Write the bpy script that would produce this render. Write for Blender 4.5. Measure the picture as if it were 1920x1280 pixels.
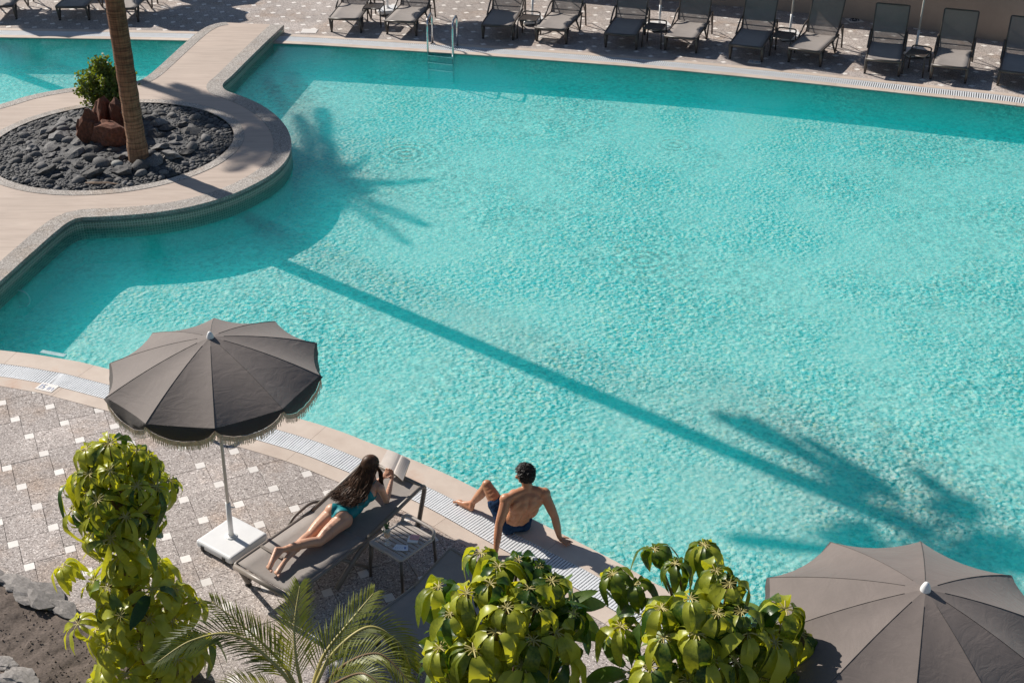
import bpy, bmesh, math, random
from mathutils import Vector, Matrix, Quaternion, noise
R = math.radians
random.seed(7)
for o in list(bpy.data.objects): bpy.data.objects.remove(o)
sc = bpy.context.scene
COL = sc.collection

# ------------------------------------------------------------------ camera
CH, CP, CF = 8.1439, 0.5243, 2411.1
cd = bpy.data.cameras.new('camera'); cam = bpy.data.objects.new('camera', cd); COL.objects.link(cam)
cam.location = (0, 0, CH); cam.rotation_euler = (math.pi/2 - CP, 0, 0)
cd.sensor_width = 36; cd.lens = 36*CF/1920; cd.clip_end = 600; cd.clip_start = .1
sc.camera = cam
# ------------------------------------------------------------------ sky and sun
SUN_AZ = (-.775, .632); SUN_EL = 35.0
wd = bpy.data.worlds.new('World'); sc.world = wd; wd.use_nodes = True
nt = wd.node_tree; nt.nodes.clear()
sk = nt.nodes.new('ShaderNodeTexSky'); sk.sky_type = 'NISHITA'; sk.sun_disc = False
sk.sun_elevation = R(SUN_EL); sk.sun_rotation = math.atan2(SUN_AZ[0], SUN_AZ[1]) % (2*math.pi)
sk.air_density = 1.0; sk.dust_density = .4; sk.ozone_density = 1.0
bg = nt.nodes.new('ShaderNodeBackground'); bg.inputs[1].default_value = .06
wo = nt.nodes.new('ShaderNodeOutputWorld')
nt.links.new(sk.outputs[0], bg.inputs[0]); nt.links.new(bg.outputs[0], wo.inputs[0])
sl = bpy.data.lights.new('sun', 'SUN'); sl.energy = 5.0; sl.angle = R(.53); sl.color = (1, .93, .84)
so = bpy.data.objects.new('sun', sl); COL.objects.link(so)
so.rotation_euler = Vector((SUN_AZ[0], SUN_AZ[1], math.tan(R(SUN_EL)))).to_track_quat('Z', 'Y').to_euler()
sc.view_settings.view_transform = 'Standard'; sc.view_settings.look = 'None'
sc.view_settings.exposure = 0.25; sc.view_settings.gamma = 1
sc.view_settings.use_curve_mapping = False
sc.render.engine = 'CYCLES'
sc.cycles.max_bounces = 10; sc.cycles.volume_bounces = 2; sc.cycles.transparent_max_bounces = 12; sc.cycles.caustics_reflective = False; sc.cycles.caustics_refractive = False

# ------------------------------------------------------------------ helpers
def W(px, py, z=0.0):
    """the point at height z that the photograph shows at (px, py)"""
    a = (px-960)/CF; b = -(py-640)/CF
    dy = math.cos(CP) + b*math.sin(CP); dz = -math.sin(CP) + b*math.cos(CP)
    t = (z-CH)/dz
    return Vector((a*t, dy*t, z))

class MB:
    def __init__(s): s.v = []; s.f = []; s.m = []
    def add(s, vs, fs, mi=0):
        b = len(s.v); s.v += [tuple(v) for v in vs]; s.f += [tuple(i+b for i in f) for f in fs]; s.m += [mi]*len(fs)
    def box(s, c, d, M=None, mi=0):
        x, y, z = d[0]/2, d[1]/2, d[2]/2
        vs = [Vector((sx*x, sy*y, sz*z)) for sz in (-1, 1) for sy in (-1, 1) for sx in (-1, 1)]
        if M: vs = [M @ v for v in vs]
        vs = [v+Vector(c) for v in vs]
        s.add(vs, [(0,2,3,1),(4,5,7,6),(0,1,5,4),(2,6,7,3),(0,4,6,2),(1,3,7,5)], mi)
    def prism(s, poly, z0, z1, mi=0, bottom=True):
        n = len(poly)
        s.add([(p[0], p[1], z1) for p in poly]+[(p[0], p[1], z0) for p in poly],
              [tuple(range(n))] + ([tuple(range(2*n-1, n-1, -1))] if bottom else []) + [(i, i+n, (i+1) % n+n, (i+1) % n) for i in range(n)], mi)
    def tube(s, path, r, n=8, mi=0, cap=True, flat=1.0, up=None):
        P = [Vector(p) for p in path]; k = len(P)
        rr = r if hasattr(r, '__len__') else [r]*k
        vs = []; prev = None
        for i, p in enumerate(P):
            t = (P[min(i+1, k-1)]-P[max(i-1, 0)])
            t = t.normalized() if t.length > 1e-9 else Vector((0, 0, 1))
            if prev is None:
                a = Vector(up) if up else (Vector((0, 0, 1)) if abs(t.z) < .9 else Vector((1, 0, 0)))
            else: a = prev
            a = (a - t*a.dot(t)); a = a.normalized() if a.length > 1e-6 else t.orthogonal().normalized()
            b = t.cross(a); prev = a
            for j in range(n):
                q = 2*math.pi*j/n
                vs.append(p + (a*math.cos(q)*flat + b*math.sin(q))*rr[i])
        fs = [(i*n+j, i*n+(j+1) % n, (i+1)*n+(j+1) % n, (i+1)*n+j) for i in range(k-1) for j in range(n)]
        if cap: fs += [tuple(range(n-1, -1, -1)), tuple(range((k-1)*n, k*n))]
        s.add(vs, fs, mi)
    def lathe(s, prof, n=16, c=(0, 0, 0), mi=0):
        vs = [(c[0]+r*math.cos(2*math.pi*j/n), c[1]+r*math.sin(2*math.pi*j/n), c[2]+z) for r, z in prof for j in range(n)]
        k = len(prof)
        s.add(vs, [(i*n+j, i*n+(j+1) % n, (i+1)*n+(j+1) % n, (i+1)*n+j) for i in range(k-1) for j in range(n)], mi)
    def mesh(s, name, mats, smooth=False):
        me = bpy.data.meshes.new(name); me.from_pydata(s.v, [], s.f); me.update()
        for m in (mats if isinstance(mats, (list, tuple)) else [mats]): me.materials.append(m)
        if any(s.m): me.polygons.foreach_set('material_index', s.m)
        if smooth: me.polygons.foreach_set('use_smooth', [True]*len(s.f))
        return me
    def build(s, name, mats, parent=None, smooth=False, **k):
        return link(name, s.mesh(name, mats, smooth), parent, **k)

def link(name, me, parent=None, loc=None, rot=None, scale=None, mw=None, **props):
    o = bpy.data.objects.new(name, me); COL.objects.link(o)
    if parent is not None: o.parent = parent
    if mw is not None: o.matrix_basis = mw
    if loc is not None: o.location = loc
    if rot is not None: o.rotation_euler = rot
    if scale is not None: o.scale = scale
    for a, b in props.items(): o[a] = b
    return o
def thing(name, label, cat, loc=(0, 0, 0), rz=0, group=None):
    o = link(name, None, loc=loc, rot=(0, 0, rz), label=label, category=cat)
    o.empty_display_size = .1
    if group: o['group'] = group
    return o
def tag(o, label, cat, group=None):
    o['label'] = label; o['category'] = cat
    if group: o['group'] = group
    return o
def bevel(o, w=.01, seg=2):
    m = o.modifiers.new('bevel', 'BEVEL'); m.width = w; m.segments = seg; m.limit_method = 'ANGLE'; m.angle_limit = R(40)
    return o
def spline(pts, n=8):
    P = [Vector(p) for p in pts]; out = []
    for i in range(len(P)-1):
        a = P[max(i-1, 0)]; b = P[i]; c = P[i+1]; d = P[min(i+2, len(P)-1)]
        for k in range(n):
            t = k/n
            out.append(.5*((2*b)+(c-a)*t+(2*a-5*b+4*c-d)*t*t+(-a+3*b-3*c+d)*t**3))
    return out+[P[-1]]
def copy_tree(o, loc=None, rz=None):
    c = o.copy(); COL.objects.link(c)
    if loc is not None: c.location = loc
    if rz is not None: c.rotation_euler = (0, 0, rz)
    for ch in o.children:
        d = ch.copy(); COL.objects.link(d); d.parent = c
        for g in ch.children:
            e = g.copy(); COL.objects.link(e); e.parent = d
    return c

# ------------------------------------------------------------------ materials
def newmat(name):
    m = bpy.data.materials.new(name); m.use_nodes = True
    t = m.node_tree; b = t.nodes['Principled BSDF']
    return m, t, b
def N(t, ty, **k):
    n = t.nodes.new(ty)
    for a, b in k.items(): setattr(n, a, b)
    return n
def coords(t, kind, scale=(1, 1, 1)):
    if kind == 'pos': g = N(t, 'ShaderNodeNewGeometry'); s = g.outputs['Position']
    else: g = N(t, 'ShaderNodeTexCoord'); s = g.outputs['Object']
    if tuple(scale) == (1, 1, 1): return s
    m = N(t, 'ShaderNodeMapping'); m.inputs['Scale'].default_value = scale
    t.links.new(s, m.inputs[0]); return m.outputs[0]
def noi(t, co, sc_, det=4, rough=.6, dist=0):
    n = N(t, 'ShaderNodeTexNoise'); n.inputs['Scale'].default_value = sc_; n.inputs['Detail'].default_value = det
    n.inputs['Roughness'].default_value = rough; n.inputs['Distortion'].default_value = dist
    t.links.new(co, n.inputs['Vector']); return n
def ramp(t, fac, stops):
    r = N(t, 'ShaderNodeValToRGB'); e = r.color_ramp.elements
    while len(e) < len(stops): e.new(.5)
    for i, (p, c) in enumerate(stops):
        e[i].position = p; e[i].color = (c[0], c[1], c[2], 1) if hasattr(c, '__len__') else (c, c, c, 1)
    t.links.new(fac, r.inputs[0]); return r
def mixc(t, fac, a, b, mode='MIX'):
    m = N(t, 'ShaderNodeMix', data_type='RGBA', blend_type=mode)
    for s, v in ((m.inputs[0], fac), (m.inputs[6], a), (m.inputs[7], b)):
        if hasattr(v, 'links') or hasattr(v, 'is_linked'): t.links.new(v, s)
        elif hasattr(v, '__len__'): s.default_value = (v[0], v[1], v[2], 1)
        else: s.default_value = v
    return m.outputs[2]
def bump(t, h, strength, dist=.01, normal=None):
    b = N(t, 'ShaderNodeBump'); b.inputs['Strength'].default_value = strength; b.inputs['Distance'].default_value = dist
    t.links.new(h, b.inputs['Height'])
    if normal is not None: t.links.new(normal, b.inputs['Normal'])
    return b.outputs[0]
def simple(name, c, rough=.6, metal=0, var=.12, scale=8, kind='obj', bscale=0, bstr=.3, spec=.5, rnd=0, sc3=(1, 1, 1)):
    m, t, b = newmat(name)
    co = coords(t, kind, sc3); n = noi(t, co, scale)
    r = ramp(t, n.outputs[0], [(.3, tuple(x*(1-var) for x in c)), (.7, tuple(min(1, x*(1+var)) for x in c))])
    out = r.outputs[0]
    if rnd:
        oi = N(t, 'ShaderNodeObjectInfo')
        rr = ramp(t, oi.outputs['Random'], [(0, 1-rnd), (1, 1+rnd)])
        out = mixc(t, 1.0, out, rr.outputs[0], 'MULTIPLY')
    t.links.new(out, b.inputs['Base Color'])
    b.inputs['Roughness'].default_value = rough; b.inputs['Metallic'].default_value = metal
    b.inputs['Specular IOR Level'].default_value = spec
    if bscale:
        n2 = noi(t, co, bscale, 3); t.links.new(bump(t, n2.outputs[0], bstr, .004), b.inputs['Normal'])
    return m

def aggregate(name, base, dark, light, warm, rnd=.1):
    """washed pebble concrete: each pebble its own tone, damp and rusty patches"""
    m, t, b = newmat(name); co = coords(t, 'pos')
    v = N(t, 'ShaderNodeTexVoronoi'); v.inputs['Scale'].default_value = 85; t.links.new(co, v.inputs['Vector'])
    sx = N(t, 'ShaderNodeSeparateColor'); t.links.new(v.outputs['Color'], sx.inputs[0])
    r = ramp(t, sx.outputs[0], [(0, dark), (.3, base), (.75, base), (1, light)])
    st = noi(t, co, 1.3, 5, .65); rs = ramp(t, st.outputs[0], [(.5, 0), (.72, 1)])
    c = mixc(t, rs.outputs[0], r.outputs[0], mixc(t, 1.0, r.outputs[0], warm, 'MULTIPLY'))
    st2 = noi(t, co, .6, 4, .6); r2 = ramp(t, st2.outputs[0], [(.35, .86), (.6, 1.05), (.75, 1.28)])
    c = mixc(t, 1.0, c, r2.outputs[0], 'MULTIPLY')
    oi = N(t, 'ShaderNodeObjectInfo'); rr = ramp(t, oi.outputs['Random'], [(0, 1-rnd), (1, 1+rnd)])
    c = mixc(t, 1.0, c, rr.outputs[0], 'MULTIPLY')
    t.links.new(c, b.inputs['Base Color']); b.inputs['Roughness'].default_value = .8
    t.links.new(bump(t, v.outputs['Distance'], .55, .006), b.inputs['Normal'])
    return m
M_paver = aggregate('washed_pebble_concrete', (.40, .35, .325), (.13, .112, .103), (.76, .70, .66), (.95, .83, .72))
M_curb = aggregate('washed_pebble_curb', (.37, .335, .305), (.12, .11, .1), (.72, .68, .63), (.9, .8, .7), .05)
M_white = simple('white_stone_tile', (.74, .70, .66), .6, var=.1, scale=3, kind='pos', bscale=60, rnd=.08)
M_joint = simple('dark_joint_mortar', (.10, .085, .075), .95, var=.3, scale=20, kind='pos')
def mat_coping():
    m, t, b = newmat('cream_coping_stone'); co = coords(t, 'pos')
    n = noi(t, co, 2.2, 6, .6); r = ramp(t, n.outputs[0], [(.3, (.50, .405, .335)), (.7, (.64, .545, .465))])
    n2 = noi(t, co, 1.1, 5, .7); r2 = ramp(t, n2.outputs[0], [(.58, 0), (.72, 1)])
    c = mixc(t, r2.outputs[0], r.outputs[0], (.52, .36, .27))
    n3 = noi(t, co, 220, 2); c = mixc(t, .18, c, n3.outputs[0], 'OVERLAY')
    oi = N(t, 'ShaderNodeObjectInfo'); rr = ramp(t, oi.outputs['Random'], [(0, .93), (1, 1.05)])
    c = mixc(t, 1.0, c, rr.outputs[0], 'MULTIPLY')
    t.links.new(c, b.inputs['Base Color']); b.inputs['Roughness'].default_value = .7
    t.links.new(bump(t, n3.outputs[0], .3, .003), b.inputs['Normal'])
    return m
M_cope = mat_coping()
def mat_walk():
    m, t, b = newmat('brushed_beige_screed'); co = coords(t, 'pos', (.9, 9, 1))
    n = noi(t, co, 1.2, 7, .68, .6); r = ramp(t, n.outputs[0], [(.25, (.40, .32, .265)), (.5, (.50, .405, .34)), (.8, (.58, .485, .41))])
    n2 = noi(t, coords(t, 'pos'), .5, 4); r2 = ramp(t, n2.outputs[0], [(.3, .9), (.7, 1.08)])
    c = mixc(t, 1.0, r.outputs[0], r2.outputs[0], 'MULTIPLY')
    t.links.new(c, b.inputs['Base Color']); b.inputs['Roughness'].default_value = .75
    t.links.new(bump(t, n.outputs[0], .35, .01), b.inputs['Normal'])
    return m
M_walk = mat_walk()
def mat_mosaic(name, scale, cols, bstr, warp=.012):
    """pool mosaic: small glass tiles of mixed tones, bumps standing in for caustic light"""
    m, t, b = newmat(name); co = coords(t, 'pos')
    nw = noi(t, co, 7, 3, .6); sub = N(t, 'ShaderNodeVectorMath', operation='SCALE'); sub.inputs['Scale'].default_value = warp*4
    t.links.new(nw.outputs['Color'], sub.inputs[0])
    ad = N(t, 'ShaderNodeVectorMath', operation='ADD'); t.links.new(co, ad.inputs[0]); t.links.new(sub.outputs[0], ad.inputs[1])
    v = N(t, 'ShaderNodeTexVoronoi'); v.inputs['Scale'].default_value = scale; t.links.new(ad.outputs[0], v.inputs['Vector'])
    sx = N(t, 'ShaderNodeSeparateColor'); t.links.new(v.outputs['Color'], sx.inputs[0])
    r = ramp(t, sx.outputs[0], cols)
    big = noi(t, co, .55, 3, .5); rb = ramp(t, big.outputs[0], [(.4, .35), (.62, 1)])
    mean = cols[len(cols)//2][1]
    c = mixc(t, rb.outputs[0], mean, r.outputs[0])
    t.links.new(c, b.inputs['Base Color']); b.inputs['Roughness'].default_value = .6
    v2 = N(t, 'ShaderNodeTexVoronoi', feature='SMOOTH_F1'); v2.inputs['Scale'].default_value = scale*.62
    t.links.new(ad.outputs[0], v2.inputs['Vector'])
    n3 = noi(t, ad.outputs[0], scale*.5, 3, .6)
    mm = N(t, 'ShaderNodeMath', operation='ADD'); t.links.new(v2.outputs[0], mm.inputs[0]); t.links.new(n3.outputs[0], mm.inputs[1])
    ml = N(t, 'ShaderNodeMath', operation='MULTIPLY'); t.links.new(mm.outputs[0], ml.inputs[0]); t.links.new(rb.outputs[0], ml.inputs[1])
    t.links.new(bump(t, ml.outputs[0], bstr, .03), b.inputs['Normal'])
    return m
A_ = (.16, .62, .56); B_ = (.27, .72, .66)
M_floor = mat_mosaic('aqua_pool_mosaic', 26, [(0, (.12, .56, .58)), (.2, (.32, .68, .66)), (.5, (.60, .78, .66)), (.72, (.74, .85, .75)), (.9, (.96, .96, .88)), (1, (.97, .92, .55))], 1.6)
M_poolwall = mat_mosaic('green_pool_wall_mosaic', 30, [(0, (.04, .48, .42)), (.5, (.1, .62, .54)), (1, (.25, .75, .65))], .2)
def mat_band():
    m, t, b = newmat('grey_green_waterline_tiles')
    tc = N(t, 'ShaderNodeTexCoord'); br = N(t, 'ShaderNodeTexBrick'); br.offset = 0
    br.inputs['Color1'].default_value = (.15, .19, .15, 1); br.inputs['Color2'].default_value = (.24, .27, .2, 1); br.inputs['Mortar'].default_value = (.42, .45, .38, 1)
    br.inputs['Scale'].default_value = 1; br.inputs['Mortar Size'].default_value = .006; br.inputs['Brick Width'].default_value = .04; br.inputs['Row Height'].default_value = .04
    t.links.new(tc.outputs['UV'], br.inputs['Vector']); t.links.new(br.outputs[0], b.inputs['Base Color']); b.inputs['Roughness'].default_value = .35
    return m
M_band = mat_band()
M_curbside = simple('grey_green_curb_face', (.16, .20, .18), .7, var=.3, scale=3, kind='pos')
RINGS = [(W(575, 590, 0), .55), (W(760, 285, 0), .8), (W(1205, 482, 0), .7), (W(1700, 612, 0), .6), (W(1095, 812, 0), .5), (W(1265, 268, 0), .5)]
def mat_water():
    m, t, b = newmat('pool_water'); t.nodes.remove(b)
    out = t.nodes['Material Output']; co = coords(t, 'pos')
    a = noi(t, co, 5.5, 5, .62, .3); bb = noi(t, coords(t, 'pos', (1, 1.6, 1)), 16, 3, .6)
    big = noi(t, co, .35, 2, .5); rb = ramp(t, big.outputs[0], [(.38, .12), (.62, 1)])
    s = N(t, 'ShaderNodeMath', operation='MULTIPLY_ADD'); t.links.new(bb.outputs[0], s.inputs[0]); s.inputs[1].default_value = .45; t.links.new(a.outputs[0], s.inputs[2])
    s2 = N(t, 'ShaderNodeMath', operation='MULTIPLY'); t.links.new(s.outputs[0], s2.inputs[0]); t.links.new(rb.outputs[0], s2.inputs[1])
    tot = s2.outputs[0]; base_h = tot
    wob = noi(t, co, 3.5, 3, .6); ws_ = N(t, 'ShaderNodeVectorMath', operation='MULTIPLY_ADD'); t.links.new(wob.outputs['Color'], ws_.inputs[0]); ws_.inputs[1].default_value = (.16, .16, 0); t.links.new(co, ws_.inputs[2])
    for c, rad in RINGS:
        c = c+Vector((.08, .08, 0)); d = N(t, 'ShaderNodeVectorMath', operation='DISTANCE'); t.links.new(ws_.outputs[0], d.inputs[0]); d.inputs[1].default_value = c
        k = N(t, 'ShaderNodeMath', operation='MULTIPLY'); t.links.new(d.outputs['Value'], k.inputs[0]); k.inputs[1].default_value = 42
        sn = N(t, 'ShaderNodeMath', operation='SINE'); t.links.new(k.outputs[0], sn.inputs[0])
        fr = N(t, 'ShaderNodeMapRange'); t.links.new(d.outputs['Value'], fr.inputs[0]); fr.inputs[1].default_value = 0; fr.inputs[2].default_value = rad; fr.inputs[3].default_value = .45; fr.inputs[4].default_value = 0
        ml = N(t, 'ShaderNodeMath', operation='MULTIPLY_ADD'); t.links.new(sn.outputs[0], ml.inputs[0]); t.links.new(fr.outputs[0], ml.inputs[1]); t.links.new(tot, ml.inputs[2])
        tot = ml.outputs[0]
    nb = bump(t, tot, .55, .035)
    tr = N(t, 'ShaderNodeBsdfTransparent')
    # caustic light painted into the transmission colour by a noise and ring pattern
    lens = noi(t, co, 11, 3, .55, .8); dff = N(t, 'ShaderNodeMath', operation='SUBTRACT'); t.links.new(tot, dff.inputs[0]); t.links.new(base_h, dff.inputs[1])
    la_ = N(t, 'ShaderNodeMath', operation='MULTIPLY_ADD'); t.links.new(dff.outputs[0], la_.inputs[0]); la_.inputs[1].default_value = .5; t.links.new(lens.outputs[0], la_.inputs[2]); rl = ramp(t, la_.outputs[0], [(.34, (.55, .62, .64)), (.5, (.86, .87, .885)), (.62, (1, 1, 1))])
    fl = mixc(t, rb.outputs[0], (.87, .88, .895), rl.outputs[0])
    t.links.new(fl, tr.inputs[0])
    df = N(t, 'ShaderNodeBsdfDiffuse'); df.inputs[0].default_value = (.0, .5, .5, 1); t.links.new(nb, df.inputs['Normal'])  # teal surface colour stands in for light scattered into shaded water
    mx = N(t, 'ShaderNodeMixShader'); mx.inputs[0].default_value = .03; t.links.new(tr.outputs[0], mx.inputs[1]); t.links.new(df.outputs[0], mx.inputs[2])
    gl = N(t, 'ShaderNodeBsdfGlossy'); gl.inputs['Roughness'].default_value = .03; t.links.new(nb, gl.inputs['Normal'])
    fr = N(t, 'ShaderNodeFresnel'); fr.inputs[0].default_value = 1.33; t.links.new(nb, fr.inputs['Normal'])
    # the underside of the surface must not block the steep sun
    ge = N(t, 'ShaderNodeNewGeometry'); inv = N(t, 'ShaderNodeMath', operation='SUBTRACT'); inv.inputs[0].default_value = 1; t.links.new(ge.outputs['Backfacing'], inv.inputs[1])
    ff = N(t, 'ShaderNodeMath', operation='MULTIPLY'); t.links.new(fr.outputs[0], ff.inputs[0]); t.links.new(inv.outputs[0], ff.inputs[1])
    # ... but shallow rays from below are totally reflected, as in any pool
    dt = N(t, 'ShaderNodeVectorMath', operation='DOT_PRODUCT'); t.links.new(ge.outputs['Incoming'], dt.inputs[0]); t.links.new(ge.outputs['Normal'], dt.inputs[1])
    tir = N(t, 'ShaderNodeMapRange'); t.links.new(dt.outputs['Value'], tir.inputs[0]); tir.inputs[1].default_value = .50; tir.inputs[2].default_value = .44; tir.inputs[3].default_value = 0; tir.inputs[4].default_value = .95
    f3 = N(t, 'ShaderNodeMath', operation='MULTIPLY_ADD'); t.links.new(tir.outputs[0], f3.inputs[0]); t.links.new(ge.outputs['Backfacing'], f3.inputs[1]); t.links.new(ff.outputs[0], f3.inputs[2]); ff = f3
    m2 = N(t, 'ShaderNodeMixShader'); t.links.new(ff.outputs[0], m2.inputs[0]); t.links.new(mx.outputs[0], m2.inputs[1]); t.links.new(gl.outputs[0], m2.inputs[2])
    t.links.new(m2.outputs[0], out.inputs[0])
    # slightly turbid water: swallows red, scatters blue-green
    pv = N(t, 'ShaderNodeVolumePrincipled'); pv.inputs['Color'].default_value = (.0, .95, .985, 1); pv.inputs['Density'].default_value = .36; pv.inputs['Anisotropy'].default_value = .1
    t.links.new(pv.outputs[0], out.inputs['Volume'])
    return m
M_water = mat_water()
M_alu = simple('taupe_painted_aluminium', (.21, .18, .155), .42, var=.12, scale=6)
M_alu2 = simple('dark_brown_painted_aluminium', (.085, .07, .06), .4, var=.1, scale=6)
def mat_fabric(name, c, alpha=1.0, weave=900, trans=.0):
    m, t, b = newmat(name); co = coords(t, 'obj')
    n = noi(t, co, 3, 5, .6); r = ramp(t, n.outputs[0], [(.3, tuple(x*.92 for x in c)), (.7, tuple(x*1.07 for x in c))])
    n2 = noi(t, co, weave, 1); cc = mixc(t, .25, r.outputs[0], n2.outputs[0], 'OVERLAY')
    fd = noi(t, co, 1.1, 6, .7); rf = ramp(t, fd.outputs[0], [(.35, .9), (.68, 1.14)]); cc = mixc(t, 1.0, cc, rf.outputs[0], 'MULTIPLY')
    t.links.new(cc, b.inputs['Base Color']); b.inputs['Roughness'].default_value = .75; b.inputs['Sheen Weight'].default_value = .15
    wr = noi(t, coords(t, 'obj', (1, 1, 3)), 5, 4, .55, 1.2); t.links.new(bump(t, wr.outputs[0], .16, .03), b.inputs['Normal'])
    if alpha < 1: b.inputs['Alpha'].default_value = alpha
    return m
M_sling = mat_fabric('taupe_sling_fabric', (.26, .23, .21))
M_sling_open = mat_fabric('taupe_mesh_sling', (.23, .20, .18), .72)
M_canopy = mat_fabric('brown_grey_canopy_cloth', (.158, .130, .117))
M_valance = mat_fabric('shade_dark_valance_cloth', (.055, .045, .04))  # canopy cloth darkened: shade on the hanging valance is put into its colour
def mat_leaf_(name, c):
    m, t, b = newmat(name); out = t.nodes['Material Output']; n = noi(t, coords(t, 'obj'), 60, 2)
    r = ramp(t, n.outputs[0], [(.3, tuple(x*.75 for x in c)), (.7, tuple(min(1, x*1.2) for x in c))]); t.links.new(r.outputs[0], b.inputs['Base Color']); b.inputs['Roughness'].default_value = .9
    tl = N(t, 'ShaderNodeBsdfTranslucent'); t.links.new(r.outputs[0], tl.inputs[0]); mx = N(t, 'ShaderNodeMixShader'); mx.inputs[0].default_value = .5
    t.links.new(b.outputs[0], mx.inputs[1]); t.links.new(tl.outputs[0], mx.inputs[2]); t.links.new(mx.outputs[0], out.inputs[0]); return m
M_fringe = mat_leaf_('beige_cotton_fringe', (.78, .66, .53))
M_pole = simple('cream_painted_pole', (.62, .58, .53), .4, var=.05)
M_plastic = simple('white_plastic', (.80, .80, .80), .35, var=.03)
M_grate = simple('white_plastic_grating', (.74, .76, .78), .45, var=.06, kind='pos')
M_gutter = simple('dark_gutter', (.035, .035, .04), .9)
M_chrome = simple('polished_steel', (.62, .63, .64), .12, 1.0, var=.03)
M_black = simple('black_rubber', (.02, .02, .02), .6)
M_plaster = simple('tan_plaster_wall', (.42, .335, .275), .9, var=.13, scale=1.1, kind='pos', bscale=30, bstr=.3)
M_rock = simple('dark_basalt', (.135, .132, .13), .85, var=.5, scale=9, bscale=26, bstr=.9, rnd=.55)
M_pebble = simple('dark_basalt_pebble', (.082, .084, .088), .75, var=.5, scale=14, kind='pos', bscale=60, rnd=.3)
M_redrock = simple('red_lava_rock', (.15, .062, .038), .95, var=.45, scale=7, bscale=34, bstr=1.4, rnd=.2)
M_flat = simple('grey_flat_stone', (.27, .25, .235), .9, var=.35, scale=5, bscale=22, bstr=1, rnd=.15)
def mat_bark():
    m, t, b = newmat('palm_bark'); a = noi(t, coords(t, 'obj', (14, 14, 1.6)), 3, 5, .65); c2 = noi(t, coords(t, 'obj', (1.2, 1.2, 22)), 2, 4, .6)
    r = ramp(t, a.outputs[0], [(.25, (.13, .075, .045)), (.5, (.30, .185, .115)), (.8, (.46, .30, .19))]); r2 = ramp(t, c2.outputs[0], [(.38, .5), (.56, 1.1)])
    g_ = N(t, 'ShaderNodeSeparateXYZ'); t.links.new(coords(t, 'obj'), g_.inputs[0]); mr = N(t, 'ShaderNodeMapRange'); t.links.new(g_.outputs[2], mr.inputs[0]); mr.inputs[1].default_value = .4; mr.inputs[2].default_value = 1.6
    c = mixc(t, 1.0, r.outputs[0], r2.outputs[0], 'MULTIPLY'); c = mixc(t, mr.outputs[0], mixc(t, 1.0, c, (1.1, 1.0, .92), 'MULTIPLY'), mixc(t, 1.0, c, (.72, .52, .42), 'MULTIPLY'))
    t.links.new(c, b.inputs['Base Color']); b.inputs['Roughness'].default_value = .9
    n1 = bump(t, a.outputs[0], .9, .02); t.links.new(bump(t, c2.outputs[0], .7, .02, n1), b.inputs['Normal']); return m
M_bark = mat_bark()
M_stem = simple('green_brown_stem', (.20, .13, .07), .85, var=.4, scale=20, bscale=40)

# ------------------------------------------------------------------ pool geometry (world metres)
near_pts = [(-16, 14.9), (-9, 14.35), (-6.4, 13.86), (-5.53, 13.64), (-4.95, 13.42), (-2.45, 12.32), (-1.54, 11.8), (-.63, 11.18), (.21, 10.46), (1.14, 9.68), (2.21, 8.62), (3.6, 6.9), (5.2, 4.2), (6.2, 1)]
far_pts = [(-22, 27.6), (-15, 27.3), (-10.94, 27.06), (-8.62, 26.94), (-6.95, 26.83), (-4.71, 26.61), (-2.69, 26.23), (-.43, 25.77), (1.3, 25.36), (3.0, 24.93), (5.28, 24.22), (7.57, 23.42), (9.47, 22.74), (12, 21.5), (15, 19.6)]
def resample(pts, step):
    s = spline([(p[0], p[1], 0) for p in pts], 10); out = [s[0]]; acc = 0
    for a, b in zip(s, s[1:]):
        L = (b-a).length; d = step-acc
        while d <= L: out.append(a+(b-a)*(d/L)); d += step
        acc = (acc+L) % step
    return out
def offset(curve, d):
    out = []
    for i, p in enumerate(curve):
        t = (curve[min(i+1, len(curve)-1)]-curve[max(i-1, 0)]).normalized()
        out.append(p+Vector((-t.y, t.x, 0))*d)
    return out
NEAR = resample(near_pts, .1); FAR = resample(far_pts, .1)      # left normal points to +y side: water for NEAR, deck for FAR
ZW = -.03; ZF = -.62
def band(mb, c0, c1, z0, z1, mi=0):
    """solid strip between two curves"""
    n = len(c0); vs = [(p.x, p.y, z1) for p in c0]+[(p.x, p.y, z1) for p in c1]+[(p.x, p.y, z0) for p in c0]+[(p.x, p.y, z0) for p in c1]
    fs = []
    for i in range(n-1):
        fs += [(i, i+1, n+i+1, n+i), (i, 2*n+i, 2*n+i+1, i+1), (n+i, n+i+1, 3*n+i+1, 3*n+i)]
    fs += [(0, n, 3*n, 2*n), (n-1, 3*n-1, 4*n-1, 2*n-1)]
    mb.add(vs, fs, mi)
# ground far below, reaching the horizon
g = MB(); g.add([(-250, -250, -1.0), (250, -250, -1.0), (250, 300, -1.0), (-250, 300, -1.0)], [(0, 1, 2, 3)])
g.build('ground', simple('dry_ground', (.25, .21, .17), .95, kind='pos', scale=.5), kind='structure')
g = MB(); g.add([(-26, 0, ZF), (18, 0, ZF), (18, 29, ZF), (-26, 29, ZF)], [(0, 1, 2, 3)])
g.build('pool_floor', M_floor, kind='structure')
g = MB(); g.box((-4, 14.35, (ZW+ZF-.04)/2), (43.8, 28.3, ZW-ZF+.04))
g.build('water', M_water, kind='structure')
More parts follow.
